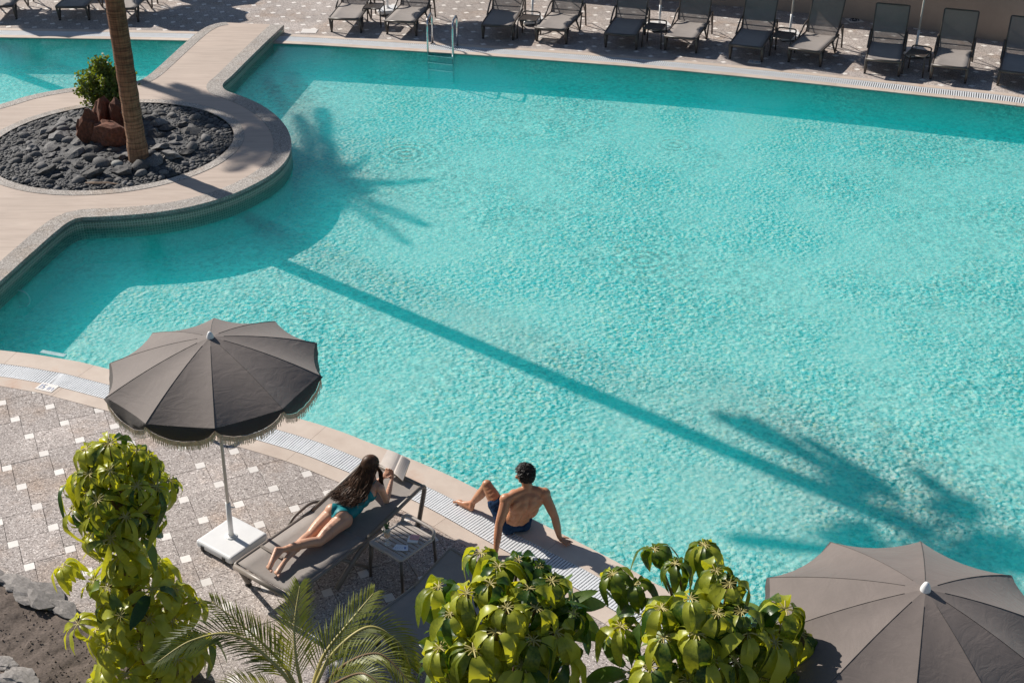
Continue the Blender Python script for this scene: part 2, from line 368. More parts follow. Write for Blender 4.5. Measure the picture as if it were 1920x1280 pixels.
# deck slabs (mortar bed under the pavers)
nb = offset(NEAR, -.02); fb = offset(FAR, .02)
g = MB(); g.prism([(p.x, p.y) for p in reversed(nb[::3])]+[(-60, 14.9), (-60, -20), (6.2, -20)], -.7, -.028)
near_deck = g.build('near_deck', M_joint, kind='structure')
g = MB(); g.prism([(p.x, p.y) for p in fb[::3]]+[(60, 17), (60, 80), (-60, 80), (-60, 27.6)], -.7, -.028)
far_deck = g.build('far_deck', M_joint, kind='structure')
# pool walls
for nm, cv, s in (('near_pool_wall', NEAR, -1), ('far_pool_wall', FAR, 1)):
    g = MB(); band(g, cv, offset(cv, .019*s), ZF-.05, -.012)
    g.build(nm, M_poolwall, kind='structure')

# coping slabs, grating and outer strip
def pieces(cv, d0, d1, L, parent, name, mat, z1, z0=-.027, gap=.0018, jit=0):
    n = max(1, int(L/.1)); i = 0
    a, b = offset(cv, d0), offset(cv, d1)
    while i < len(cv)-n-1:
        g = MB(); A = [v.copy() for v in a[i:i+n+1]]; B = [v.copy() for v in b[i:i+n+1]]
        for Q in (A, B):
            t0 = (Q[1]-Q[0]).normalized()*gap; t1 = (Q[-1]-Q[-2]).normalized()*gap; Q[0] += t0; Q[-1] -= t1
        band(g, A, B, z0, z1)
        g.build(name, mat, parent); i += n
for cv, s, par in ((NEAR, -1, near_deck), (FAR, 1, far_deck)):
    w1, w2, w3 = (.295, .565, .76) if s < 0 else (.17, .50, .66)
    pieces(cv, 0, s*w1, 1.2, par, 'coping_slab', M_cope, .004)
    pieces(cv, s*(w2+.004), s*w3, 1.2, par, 'coping_slab', M_cope, .003)
    g = MB(); a = offset(cv, s*w1); b = offset(cv, s*w2); band(g, a, b, -.0275, -.02); g.build('gutter', M_gutter, par)
    # ribs across the gutter
    fine = resample(near_pts if s < 0 else far_pts, .033 if s < 0 else .042)
    o1 = offset(fine, s*(w1+.006)); o2 = offset(fine, s*(w2-.006)); g = MB()
    rng = [i for i, p in enumerate(fine) if (-9 < p.x < 4.5 if s < 0 else -13 < p.x < 13)]
    for i in rng:
        if i >= len(fine)-1: continue
        t = (fine[i+1]-fine[i]).normalized()*(.0098 if s < 0 else .0125)
        k = [o1[i]-t, o1[i]+t, o2[i]+t, o2[i]-t]
        g.add([(p.x, p.y, .001) for p in k]+[(p.x, p.y, -.018) for p in k], [(0, 1, 2, 3), (0, 4, 5, 1), (1, 5, 6, 2), (2, 6, 7, 3), (3, 7, 4, 0)])
    for oo in (offset(fine, s*(w1+.004)), offset(fine, s*(w2-.012))):
        seg = [oo[i] for i in rng]; band(g, seg, offset(seg, .008), -.018, .0012)
    g.build('grating', M_grate, par, kind='stuff')

# ------------------------------------------------------------------ paving
def clip(poly, p, n):
    out = []
    for i in range(len(poly)):
        a, b = poly[i], poly[(i+1) % len(poly)]
        da = (a[0]-p.x)*n.x+(a[1]-p.y)*n.y; db = (b[0]-p.x)*n.x+(b[1]-p.y)*n.y
        if da >= 0: out.append(a)
        if da*db < 0: t = da/(da-db); out.append((a[0]+(b[0]-a[0])*t, a[1]+(b[1]-a[1])*t))
    return out
def paving(parent, origin, yaw, k, cv, s, wout, vis, limit, imin, imax, jmin, jmax):
    u = Vector((math.cos(yaw), math.sin(yaw), 0)); v = Vector((-math.sin(yaw), math.cos(yaw), 0))*k
    edge = offset(cv, s*wout)
    items = []
    for i in range(imin, imax):
        for j in range(jmin, jmax):
            c = Vector((origin[0], origin[1], 0)) + (u*.4+v*.1)*i + (u*.1-v*.4)*j
            d = math.hypot(c.x, c.y)
            if not vis(c): continue
            for kind, cc, h in (('white_tile', c, .049), ('paver', c+u*.25-v*.15, .1975)):
                cc = cc.copy(); rz = random.gauss(0, .006)
                uu = (u*math.cos(rz)+v*math.sin(rz))*h; vv = (v*math.cos(rz)-u*math.sin(rz))*h
                poly = [cc-uu-vv, cc+uu-vv, cc+uu+vv, cc-uu+vv]; poly = [(q.x, q.y) for q in poly]
                q = min(range(0, len(edge), 2), key=lambda a: (edge[a]-cc).length_squared)
                if (edge[q]-cc).length < .6:
                    t = (edge[min(q+1, len(edge)-1)]-edge[max(q-1, 0)]).normalized()
                    poly = clip(poly, edge[q], Vector((-t.y, t.x, 0))*s)
                else:
                    t = (edge[min(q+1, len(edge)-1)]-edge[max(q-1, 0)]).normalized()
                    if (cc-edge[q]).dot(Vector((-t.y, t.x, 0))*s) < 0: continue
                if len(poly) < 3: continue
                items.append((d-(0 if kind == 'paver' else -3), kind, poly, random.uniform(-.003, .001)))
    items.sort(key=lambda a: a[0])
    cnt = {'paver': 0, 'white_tile': 0}; rest = {'paver': MB(), 'white_tile': MB()}
    for d, kind, poly, dz in items:
        mat = M_paver if kind == 'paver' else M_white
        cnt[kind] += 1
        if cnt[kind] <= limit[kind]:
            g = MB(); g.prism(poly, -.0275, dz, bottom=False); g.build(kind, mat, parent)
        else: rest[kind].prism(poly, -.0275, dz, bottom=False)
    for kind, g in rest.items():
        if g.f: g.build(kind, M_paver if kind == 'paver' else M_white, parent, kind='stuff')
q = [-3.3812, 11.3996]; YN = .44208
paving(near_deck, q, YN, 1.0646, NEAR, -1, .762, lambda c: -7 < c.x < 3.4 and 7.0 < c.y < 14.5 and abs(c.x) < c.y*.5+.6, {'paver': 300, 'white_tile': 300}, -16, 18, -12, 18)
paving(far_deck, (-5.688, 29.256), .4745, 1.0, FAR, 1, .662, lambda c: c.y < 36 and abs(c.x) < c.y*.43+.4, {'paver': 300, 'white_tile': 0}, -30, 60, -60, 40)

# depth marks and access covers set in the deck
def flat_sign(px, py, w, h, rz, label, marks, z=.006, border=(.5, .25, .12)):
    c = W(px, py, z); t = thing('depth_sign', label, 'sign', c, rz)
    g = MB(); g.box((0, 0, -.002), (w, h, .008)); g.build('plate', M_white, t)
    if not marks: return
    g = MB()
    for x0, y0, x1, y1 in marks: g.box(((x0+x1)/2*w, (y0+y1)/2*h, .0035), (abs(x1-x0)*w, abs(y1-y0)*h, .002))
    g.build('mark', simple('blue_grey_print', (.25, .33, .5), .6), t)
dig = [(-.38, -.3, -.33, .3), (-.25, -.3, -.1, -.24), (-.25, -.03, -.1, .03), (-.25, .24, -.1, .3), (-.25, 0, -.2, .3), (-.15, -.3, -.1, 0), (.1, -.3, .14, .1), (.14, .06, .2, .1), (.2, -.3, .24, .1), (.3, .06, .36, .1), (.36, -.3, .4, .1)]
flat_sign(88, 726, .24, .15, R(-20), 'small white depth marker tile with blue print beside the near gutter', dig)
flat_sign(580, 58.5, .34, .30, R(-3), 'large blank white marker tile on the far deck near the footbridge', [])
flat_sign(1415, 116, .26, .22, R(-17), 'white marker tile in the shade by the far gutter', dig)
c = W(1602, 38.5, .005); t = thing('floor_drain', 'square white drain cover with dark round grille on the far deck', 'drain', c, R(10))
g = MB(); g.box((0, 0, 0), (.32, .32, .008)); g.build('cover', M_white, t)
g = MB()
for a in range(5):
    for r_ in (.05, .1): g.tube([(r_*math.cos(x), r_*math.sin(x), .006) for x in [a*1.2566+b*.25 for b in range(5)]], .012, 5)
g.build('grille', M_black, t)

# ------------------------------------------------------------------ island and footbridge (one raised slab)
ZI = .16
isl_px = [(530, 47), (497, 78), (462, 112), (432, 142), (415, 158), (420, 170), (447, 180), (482, 195), (512, 215), (534, 240), (543, 268), (536, 296), (512, 322), (472, 346), (424, 367), (362, 385), (300, 396), (240, 402), (185, 405), (148, 407), (125, 416), (100, 435), (60, 470), (0, 524), (-90, 606)]
isl = [W(a, b, ZI) for a, b in isl_px]
isl = [Vector((p.x, p.y, 0)) for p in isl]
right = resample([(p.x, p.y) for p in isl], .12)
left_px = [(-420, 330), (-200, 250), (0, 197), (50, 182), (102, 171), (160, 163), (215, 158), (256, 154), (278, 144), (300, 126), (322, 106), (345, 85), (372, 62), (392, 50), (412, 44), (432, 42)]
lf = [W(a, b, ZI) for a, b in left_px]
lf = [Vector((p.x, p.y, 0)) for p in lf]
left = resample([(p.x, p.y) for p in lf], .12)
outer = right+[Vector((-12, 12.4, 0)), Vector((-20, 13, 0)), Vector((-20, 20, 0))]+left
g = MB(); BC = Vector((-6.75, 20.49, 0)); BR = 2.02
g.prism([(p.x, p.y) for p in outer], -.7, .02, bottom=False)
island = g.build('island', M_poolwall, kind='structure')
def strip_between(cv, d0, d1, z0, z1, mat, name):
    g = MB(); band(g, offset(cv, d0), offset(cv, d1), z0, z1); return g.build(name, mat, island)
# walking surface: triangulated ring with a hole for the bed
bm = bmesh.new()
inner = [BC+Vector((math.cos(a), math.sin(a), 0))*BR for a in [2*math.pi*i/96 for i in range(96)]]
def loop(pts, z):
    vs = [bm.verts.new((p.x, p.y, z)) for p in pts]
    return [bm.edges.new((vs[i], vs[(i+1) % len(vs)])) for i in range(len(vs))]
inset = offset(right, -.0)+[Vector((-12, 12.4, 0)), Vector((-20, 13, 0)), Vector((-20, 20, 0))]+offset(left, 0)
es = loop(inset, ZI-.001)+loop(inner, ZI-.001)
bmesh.ops.triangle_fill(bm, use_beauty=True, edges=es)
bmesh.ops.recalc_face_normals(bm, faces=bm.faces)
if sum(f.normal.z for f in bm.faces) < 0: bmesh.ops.reverse_faces(bm, faces=bm.faces)
me = bpy.data.meshes.new('walkway'); bm.to_mesh(me); bm.free(); me.materials.append(M_walk); link('walkway', me, island)
# is the slab on the right side of each curve? right curve runs away from the bridge: slab lies to its right
strip_between(right, -.27, .03, ZI-.05, ZI+.004, M_curb, 'curb')
strip_between(left, -.20, .03, ZI-.05, ZI+.004, M_curb, 'curb')
for cv in (right, left):
    g = MB(); band(g, cv, offset(cv, .02), .075, ZI-.051); g.build('curb_face', M_curbside, island)
    n = len(cv); vs = []; fs = []; uv = []; acc = 0
    oo = offset(cv, .024)
    g = MB(); g.add([(p.x, p.y, .074) for p in oo]+[(p.x, p.y, -.2) for p in oo], [(i, n+i, n+i+1, i+1) for i in range(n-1)])
    o = g.build('waterline_tiles', M_band, island); ul = o.data.uv_layers.new(name='uv')
    d = [0]
    for i in range(1, n): d.append(d[-1]+(oo[i]-oo[i-1]).length)
    for poly in o.data.polygons:
        for li in poly.loop_indices:
            vi = o.data.loops[li].vertex_index; ul.data[li].uv = (d[vi % n], o.data.vertices[vi].co.z)
# bed ring
g = MB(); k = 96
for i in range(k): pass
ro = [BC+Vector((math.cos(2*math.pi*i/k), math.sin(2*math.pi*i/k), 0))*(BR+.17) for i in range(k+1)]
ri = [BC+Vector((math.cos(2*math.pi*i/k), math.sin(2*math.pi*i/k), 0))*(BR-.005) for i in range(k+1)]
band(g, ri, ro, ZI-.01, ZI+.006); g.build('bed_curb', M_curb, island)
g = MB(); g.lathe([(0.001, .12), (.7, .09), (1.3, .05), (1.8, 0), (BR+.02, -.05)], 64, (BC.x, BC.y, ZI-.005))
g.build('bed_gravel', M_pebble, island, kind='stuff')
def bed_z(x, y):
    r = math.hypot(x-BC.x, y-BC.y); return ZI+.12*(1-min(1, r/BR)**1.6)-.04
# fittings in the water
for px, py, lab in ((38, 560, 'round pool light under water by the left island wall'), (982, 127, 'round pool light under water on the far wall')):
    c = W(px, py, -.3); t = thing('pool_light', lab, 'pool light', c, 0)
    g = MB(); g.tube([(.13*math.cos(a), .0+.05*math.sin(a)*0, .13*math.sin(a)) for a in [i*math.pi/12 for i in range(25)]], .012, 6); g.build('ring', M_plastic, t)
    g = MB(); g.lathe([(0.001, 0), (.12, 0)], 20); o = g.build('lens', M_poolwall, t); o.rotation_euler = (math.pi/2, 0, 0)

# ------------------------------------------------------------------ boundary wall
wl = [W(1180, -6), W(1240, 0), W(1400, 15), W(1560, 30), W(1740, 57), W(1920, 85)]
wl = [Vector((-2, 32.0, 0))]+[Vector((3.5, 30.0, 0)), Vector((7.2, 28.65, 0)), Vector((10.75, 26.45, 0)), Vector((15, 23.4, 0)), Vector((20, 19.5, 0))]
wc = resample([(p.x, p.y) for p in wl], .5)
g = MB(); band(g, wc, offset(wc, .25), -.1, 1.9); wall = g.build('boundary_wall', M_plaster)
tag(wall, 'tan plastered garden wall behind the far row of loungers', 'wall')

# ------------------------------------------------------------------ stones in the bed
def rock_mesh(name, seed, mat, sub=2, rough=.25, flat=.6, sharp=0):
    bm = bmesh.new(); bmesh.ops.create_icosphere(bm, subdivisions=sub, radius=1)
    off = Vector((seed*7.3, seed*3.1, seed*1.7))
    for v in bm.verts:
        d = v.co.normalized()
        k = 1+rough*noise.noise(d*1.3+off)+rough*.5*noise.noise(d*3.1+off)
        if sharp: k = min(k, .78/max(.4, abs(d.dot(Vector((.5, .3, .8)).normalized()))), .85/max(.4, abs(d.dot(Vector((-.7, .6, .3)).normalized()))))
        v.co = Vector((d.x*k, d.y*k*(.75+.1*(seed % 3)), d.z*k*flat))
    me = bpy.data.meshes.new(name); bm.to_mesh(me); bm.free(); me.materials.append(mat)
    if not sharp: me.polygons.foreach_set('use_smooth', [True]*len(me.polygons))
    return me
round_m = [rock_mesh('cobble', i, M_rock, 2, .18, .62) for i in range(4)]
slab_m = [rock_mesh('lava_slab', 10+i, M_rock, 2, .7, .5, 1) for i in range(5)]
placed = []
def far_enough(x, y, r):
    return all((x-a)**2+(y-b)**2 > (.74*(r+c))**2 for a, b, c in placed)
TX, TY = W(262, 306, ZI)[:2]
RX, RY = W(205, 262, ZI)[:2]
placed += [(TX, TY, .17), (RX, RY, .42)]
hand = [(365, 216, .13, 0), (322, 214, .13, 0), (235, 265, .0, 0), (340, 232, .17, 1), (392, 232, .1, 0), (360, 272, .15, 0), (110, 258, .24, 1), (46, 250, .12, 0), (38, 263, .1, 0), (58, 276, .16, 1), (95, 278, .18, 1), (67, 288, .12, 0), (110, 300, .12, 0), (78, 308, .14, 0), (30, 296, .1, 0), (140, 290, .2, 1), (175, 283, .2, 1), (190, 306, .17, 0), (218, 304, .09, 0), (173, 322, .2, 1), (228, 318, .2, 1), (262, 320, .12, 0), (306, 316, .1, 0), (145, 332, .13, 0), (178, 335, .11, 0), (202, 333, .1, 0), (105, 325, .12, 1), (50, 330, .08, 0), (290, 300, .2, 1), (320, 290, .22, 1), (345, 300, .1, 0), (300, 232, .22, 1), (355, 245, .2, 1), (385, 255, .14, 0), (330, 258, .16, 1), (290, 255, .16, 1), (75, 232, .14, 1), (120, 222, .14, 1), (143, 240, .12, 0), (300, 205, .12, 0), (280, 222, .12, 1), (300, 275, .18, 1), (90, 245, .18, 1), (130, 265, .14, 0)]
groupS = 'dark volcanic stones in the round bed'
def put_stone(x, y, r, typ):
    me = random.choice(slab_m if typ else round_m)
    o = link('lava_slab' if typ else 'cobble', me, loc=(x, y, bed_z(x, y)+r*.22), rot=(random.uniform(-.35, .35), random.uniform(-.35, .35), random.uniform(0, 6.28)), scale=(r, r*random.uniform(.75, 1), r*random.uniform(.75, 1.1)))
    dx, dy = x-TX, y-TY; rr_ = math.hypot(x-BC.x, y-BC.y)
    where = ('hidden behind the palm trunk' if abs(dx) < .2 and dy > .1 else 'in front of the palm foot' if abs(dx) < .35 and dy < 0 else 'around the red boulders' if math.hypot(x-RX, y-RY) < .6 else
             ('right' if dx > 0 else 'left')+' of the palm, '+('along the back rim of the bed' if y > BC.y+1.1 else 'along the front rim of the bed' if y < BC.y-1.1 else 'near the outer rim of the bed' if rr_ > 1.5 else 'amid the bed'))
    lb = ('rough angular dark lava slab ' if typ else ('large ' if r > .1 else 'small ' if r < .06 else '')+'rounded dark grey cobble ')+where
    tag(o, lb, 'stone', lb.replace('rough angular ', '')+' group' if False else ('dark lava slabs ' if typ else 'dark cobbles ')+where)
    placed.append((x, y, r))
for px, py, r, typ in hand:
    if r: p = W(px, py, ZI+.08); put_stone(p.x, p.y, r*.95, typ)
tries = 0; nst = len(hand)
while nst < 295 and tries < 20000:
    tries += 1; a = random.uniform(0, 6.283); rr = BR*math.sqrt(random.random())*.97
    x, y = BC.x+rr*math.cos(a), BC.y+rr*math.sin(a)
    r = random.uniform(.07, .18) if rr < 1.5 else random.uniform(.035, .08)
    if rr+r < BR-.02 and far_enough(x, y, r): put_stone(x, y, r, 1 if (rr < 1.5 and random.random() < .55) else 0); nst += 1
g = MB(); bmi = bmesh.new(); bmesh.ops.create_icosphere(bmi, subdivisions=1, radius=1); IV = [v.co.copy() for v in bmi.verts]; IF = [tuple(v.index for v in f.verts) for f in bmi.faces]; bmi.free()
for _ in range(5200):
    a = random.uniform(0, 6.283); rr = BR*random.uniform(.0, 1)**.42*.985
    x, y = BC.x+rr*math.cos(a), BC.y+rr*math.sin(a); r = random.uniform(.022, .045)
    Mx = Matrix.Rotation(random.uniform(0, 6.28), 3, 'Z') @ Matrix.Rotation(random.uniform(-.5, .5), 3, 'X')
    z = bed_z(x, y)+r*.3
    g.add([Mx @ Vector((v.x*r*1.25, v.y*r*.9, v.z*r*.65))+Vector((x, y, z)) for v in IV], IF)
tag(g.build('pebbles', M_pebble, smooth=True, kind='stuff'), 'small dark beach pebbles filling the rim of the bed', 'pebbles')
red_lab = ['tall brown lava boulder left of the palm, under the shrub', 'rounded orange brown lava boulder at the foot of the palm', 'pointed red brown lava boulder behind the round one', 'small brown lava boulder half hidden behind the palm trunk']
for (px, py, sx, sz), lb, sd in zip([(176, 262, .25, .42), (212, 268, .31, .30), (205, 240, .22, .44), (232, 246, .24, .42)], red_lab, (21, 22, 23, 25)):
    p = W(px, py, ZI+.1)
    tag(link('lava_boulder', rock_mesh('lava_boulder', sd, M_redrock, 3, .55, 1.0, 1), loc=(p.x, p.y, ZI+.1+sz*.35), scale=(sx, sx, sz)), lb, 'boulder')
p = W(233, 211, ZI+.5); tag(link('cobble', round_m[1], loc=p, scale=(.06, .06, .07)), 'small pale grey cobble lying on top of the red boulders', 'stone')
p = W(220, 307, ZI+.1); tag(link('cobble', rock_mesh('cobble', 31, simple('pale_stone', (.3, .3, .28), .8), 2, .15, .6), loc=p, scale=(.1, .1, .1)), 'single pale cobble just left of the foot of the palm', 'stone')
p = W(190, 344, ZI+.06); g = MB(); g.tube([(-.25, .02, 0), (-.1, -.01, .015), (.1, 0, .012), (.27, -.02, 0)], [.014, .018, .016, .008], 6)
tag(g.build('stick', simple('dry_stick', (.45, .33, .24), .9), loc=p), 'dry fallen stick lying on the pebbles at the front of the bed', 'stick')

# ------------------------------------------------------------------ palms
def frond_curve(n, L, droop, az, lift):
    pts = []
    for i in range(n+1):
        t = i/n; h = L*t
        pts.append(Vector((math.cos(az)*h*(math.cos(lift)*(1-.25*t*t)), math.sin(az)*h*(math.cos(lift)*(1-.25*t*t)), h*math.sin(lift)-droop*t*t)))
    return pts
def mat_leaf(name, c1, c2, rough=.42, trans=.35, edge=None):
    m, t, b = newmat(name); out = t.nodes['Material Output']
    oi = N(t, 'ShaderNodeObjectInfo'); co = coords(t, 'obj'); n = noi(t, co, 14, 3)
    ad = N(t, 'ShaderNodeMath', operation='MULTIPLY_ADD'); t.links.new(n.outputs[0], ad.inputs[0]); ad.inputs[1].default_value = .5
    t.links.new(oi.outputs['Random'], ad.inputs[2])
    r = ramp(t, ad.outputs[0], [(.3, c1), (1.1/1.25, c2)])
    t.links.new(r.outputs[0], b.inputs['Base Color']); b.inputs['Roughness'].default_value = rough
    t.links.new(bump(t, noi(t, co, 30, 2).outputs[0], .15, .004), b.inputs['Normal'])
    tl = N(t, 'ShaderNodeBsdfTranslucent'); cc = mixc(t, 1.0, r.outputs[0], (1.9, 1.7, .55), 'MULTIPLY'); t.links.new(cc, tl.inputs[0])
    mx = N(t, 'ShaderNodeMixShader'); mx.inputs[0].default_value = trans
    t.links.new(b.outputs[0], mx.inputs[1]); t.links.new(tl.outputs[0], mx.inputs[2]); t.links.new(mx.outputs[0], out.inputs[0])
    return m
M_palmleaf = mat_leaf('palm_leaflet', (.035, .075, .02), (.10, .15, .035))
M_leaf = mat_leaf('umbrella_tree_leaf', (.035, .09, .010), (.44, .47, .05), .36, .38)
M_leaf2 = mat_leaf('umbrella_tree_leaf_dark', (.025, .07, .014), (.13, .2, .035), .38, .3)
M_petiole = simple('yellow_petiole', (.42, .36, .12), .5)
M_shrub = mat_leaf('shrub_leaf', (.10, .15, .03), (.26, .29, .06), .5, .4)
M_areca = mat_leaf('areca_leaflet', (.07, .10, .02), (.26, .28, .06), .4, .4)
def fan(mb, root, dirv, size, n=26, sp=1.9):
    """one fan leaf of a washingtonia"""
    d = dirv.normalized(); side = d.cross(Vector((0, 0, 1))).normalized(); upv = side.cross(d)
    for i in range(n):
        a = -sp+2*sp*i/(n-1); v = d*math.cos(a)+side*math.sin(a)
        L = size*(1-.35*abs(a)/sp)*random.uniform(.92, 1.05); w = upv.cross(v).normalized()*.035
        p0 = root; p1 = root+v*L*.6+upv*.02; p2 = root+v*L-Vector((0, 0, .25*L))
        mb.add([p0, p1-w, p1+w, p2], [(0, 1, 2), (1, 3, 2)])
def feather(mb, path, w, start=.2, n=46):
    m = len(path); 
    for k in range(n):
        u = start+(1-start)*k/n; f = u*(m-1); i = min(int(f), m-2); p = path[i].lerp(path[i+1], f-i); tg = (path[i+1]-path[i]).normalized()
        sd = tg.cross(Vector((0, 0, 1))).normalized(); L = w*math.sin(math.pi*min(.96, .12+.85*k/n))**.6
        for s_ in (-1, 1):
            d = (sd*s_+tg*.75+Vector((random.gauss(0, .06), random.gauss(0, .06), -.25))).normalized(); q_ = d.cross(tg).cross(d).normalized()*.022
            mb.add([p-q_, p+q_, p+d*L*.6+q_*.9, p+d*L, p+d*L*.6-q_*.9], [(0, 1, 2, 3, 4)])
def tall_palm(x, y, zb, H, nf, label, lean=(0, 0), seed=1, fr=1.15, pl=1.1, spots=(), sp=1.5):
    random.seed(seed)
    t = thing('palm_tree', label, 'palm tree', (x, y, zb))
    g = MB(); pts = []; rr = []; k = 60
    for i in range(k+1):
        h = H*i/k; pts.append((lean[0]*(h/H)**1.5, lean[1]*(h/H)**1.5, h-.25*(i == 0)))
        rr.append((.165 if h < .3 else .150-.02*(h/H))*(1+.035*math.sin(h*23)))
    g.tube(pts, rr, 20); g.build('trunk', M_bark, t, smooth=True)
    top = Vector(pts[-1]); k = 0
    for i in range(nf):
        az = i*2.39996; lift = R(62)-R(100)*i/nf; d = Vector((math.cos(az)*math.cos(lift), math.sin(az)*math.cos(lift), math.sin(lift)))
        g = MB(); L = pl*random.uniform(.85, 1.1); e = top+d*L-Vector((0, 0, .12)); g.tube([top, top+d*L*.5, e], [.03, .022, .015], 5)
        dd = d.copy(); dd.z -= .35; fan(g, e, dd, fr*random.uniform(.85, 1.1)); g.build('frond', M_palmleaf, t)
    for e_ in spots:                 # fronds whose shade is seen on the pool floor and the footbridge
        a_, b_, s_ = e_[:3]; zf = e_[3] if len(e_) > 3 else ZF; dz = -.45+random.uniform(-.15, .15); c_ = W(a_, b_, zf); h_ = zb+H+dz-zf
        e = V3(c_.x+SUN_AZ[0]*h_/math.tan(R(SUN_EL))-x, c_.y+SUN_AZ[1]*h_/math.tan(R(SUN_EL))-y, H+dz); d = (e-top); d.z = 0; d = d.normalized() if d.length > .1 else V3(1, 0, 0)
        st = e_[4] if len(e_) > 4 else .2; g = MB(); P = spline([top, top.lerp(e, .5)+V3(0, 0, .28), e], 14); g.tube(P, [.02-.016*k/len(P) for k in range(len(P))], 5)
        feather(g, P, s_, st); g.build('frond', M_palmleaf, t)
    random.seed(seed+50); return t
V3 = lambda *a: Vector(a)
tall_palm(TX, TY, ZI, 8.75, 8, 'tall palm with a bare brown trunk rising from the round stone bed', seed=3, fr=.6, pl=.6, spots=[(1385, 782, .24, ZF, .62), (1345, 775, .16, ZF, .7), (1745, 893, .36, ZF, .55), (1500, 815, .16, ZF, .4), (1372, 1012, .22, ZF, .55), (1920, 1010, .4), (1880, 1060, .45), (1760, 1090, .5), (1640, 1100, .4)], sp=.8)
pc_ = W(560, 330, ZF); k_ = (8.6-ZF)/math.tan(R(SUN_EL))
tall_palm(pc_.x+SUN_AZ[0]*k_, pc_.y+SUN_AZ[1]*k_, 0, 8.6, 10, 'second tall palm left of the picture, whose crown shades the footbridge', seed=5, fr=.7, pl=.6, sp=.8,
          spots=[(815, 338, .26), (806, 425, .26), (770, 460, .22), (695, 290, .24), (606, 203, .32, ZF, .5), (560, 215, .3), (660, 330, .45), (655, 370, .45), (640, 400, .45), (600, 430, .45), (540, 440, .5), (470, 410, .4), (620, 260, .35), (325, 158, .34, .16), (400, 185, .36, .16), (360, 215, .36, .16), (445, 165, .26, .16), (500, 235, .34, .16), (395, 262, .3, .16), (430, 300, .34, .16)])

# shrub
sp = W(208, 226, ZI); t = thing('shrub', 'bushy small leaved green shrub growing behind the red boulders', 'shrub', (sp.x, sp.y, ZI+.1))
g = MB(); ls = MB()
for i in range(120):
    a = random.uniform(0, 6.28); sp_ = random.uniform(.1, .95); top = Vector((math.cos(a)*.55*sp_, math.sin(a)*.45*sp_, random.uniform(.45, 1.0)*(1.15-.5*sp_)))
    mid = Vector((top.x*.35, top.y*.35, top.z*.5)); path = spline([(0, 0, 0), mid, top], 6); g.tube(path, [.012*(1-j/len(path))+.003 for j in range(len(path))], 4)
    for j, p in enumerate(path[4:]):
        for _ in range(9):
            d = Vector((random.gauss(0, 1), random.gauss(0, 1), random.gauss(.5, .8))).normalized(); q_ = p+Vector((random.gauss(0, .035), random.gauss(0, .035), random.gauss(0, .03)))
            s_ = d.orthogonal().normalized()*.02; L = random.uniform(.045, .075)
            ls.add([q_, q_+d*L*.5+s_, q_+d*L, q_+d*L*.5-s_], [(0, 1, 2, 3)])
g.build('branches', M_stem, t); ls.build('foliage', M_shrub, t, kind='stuff')
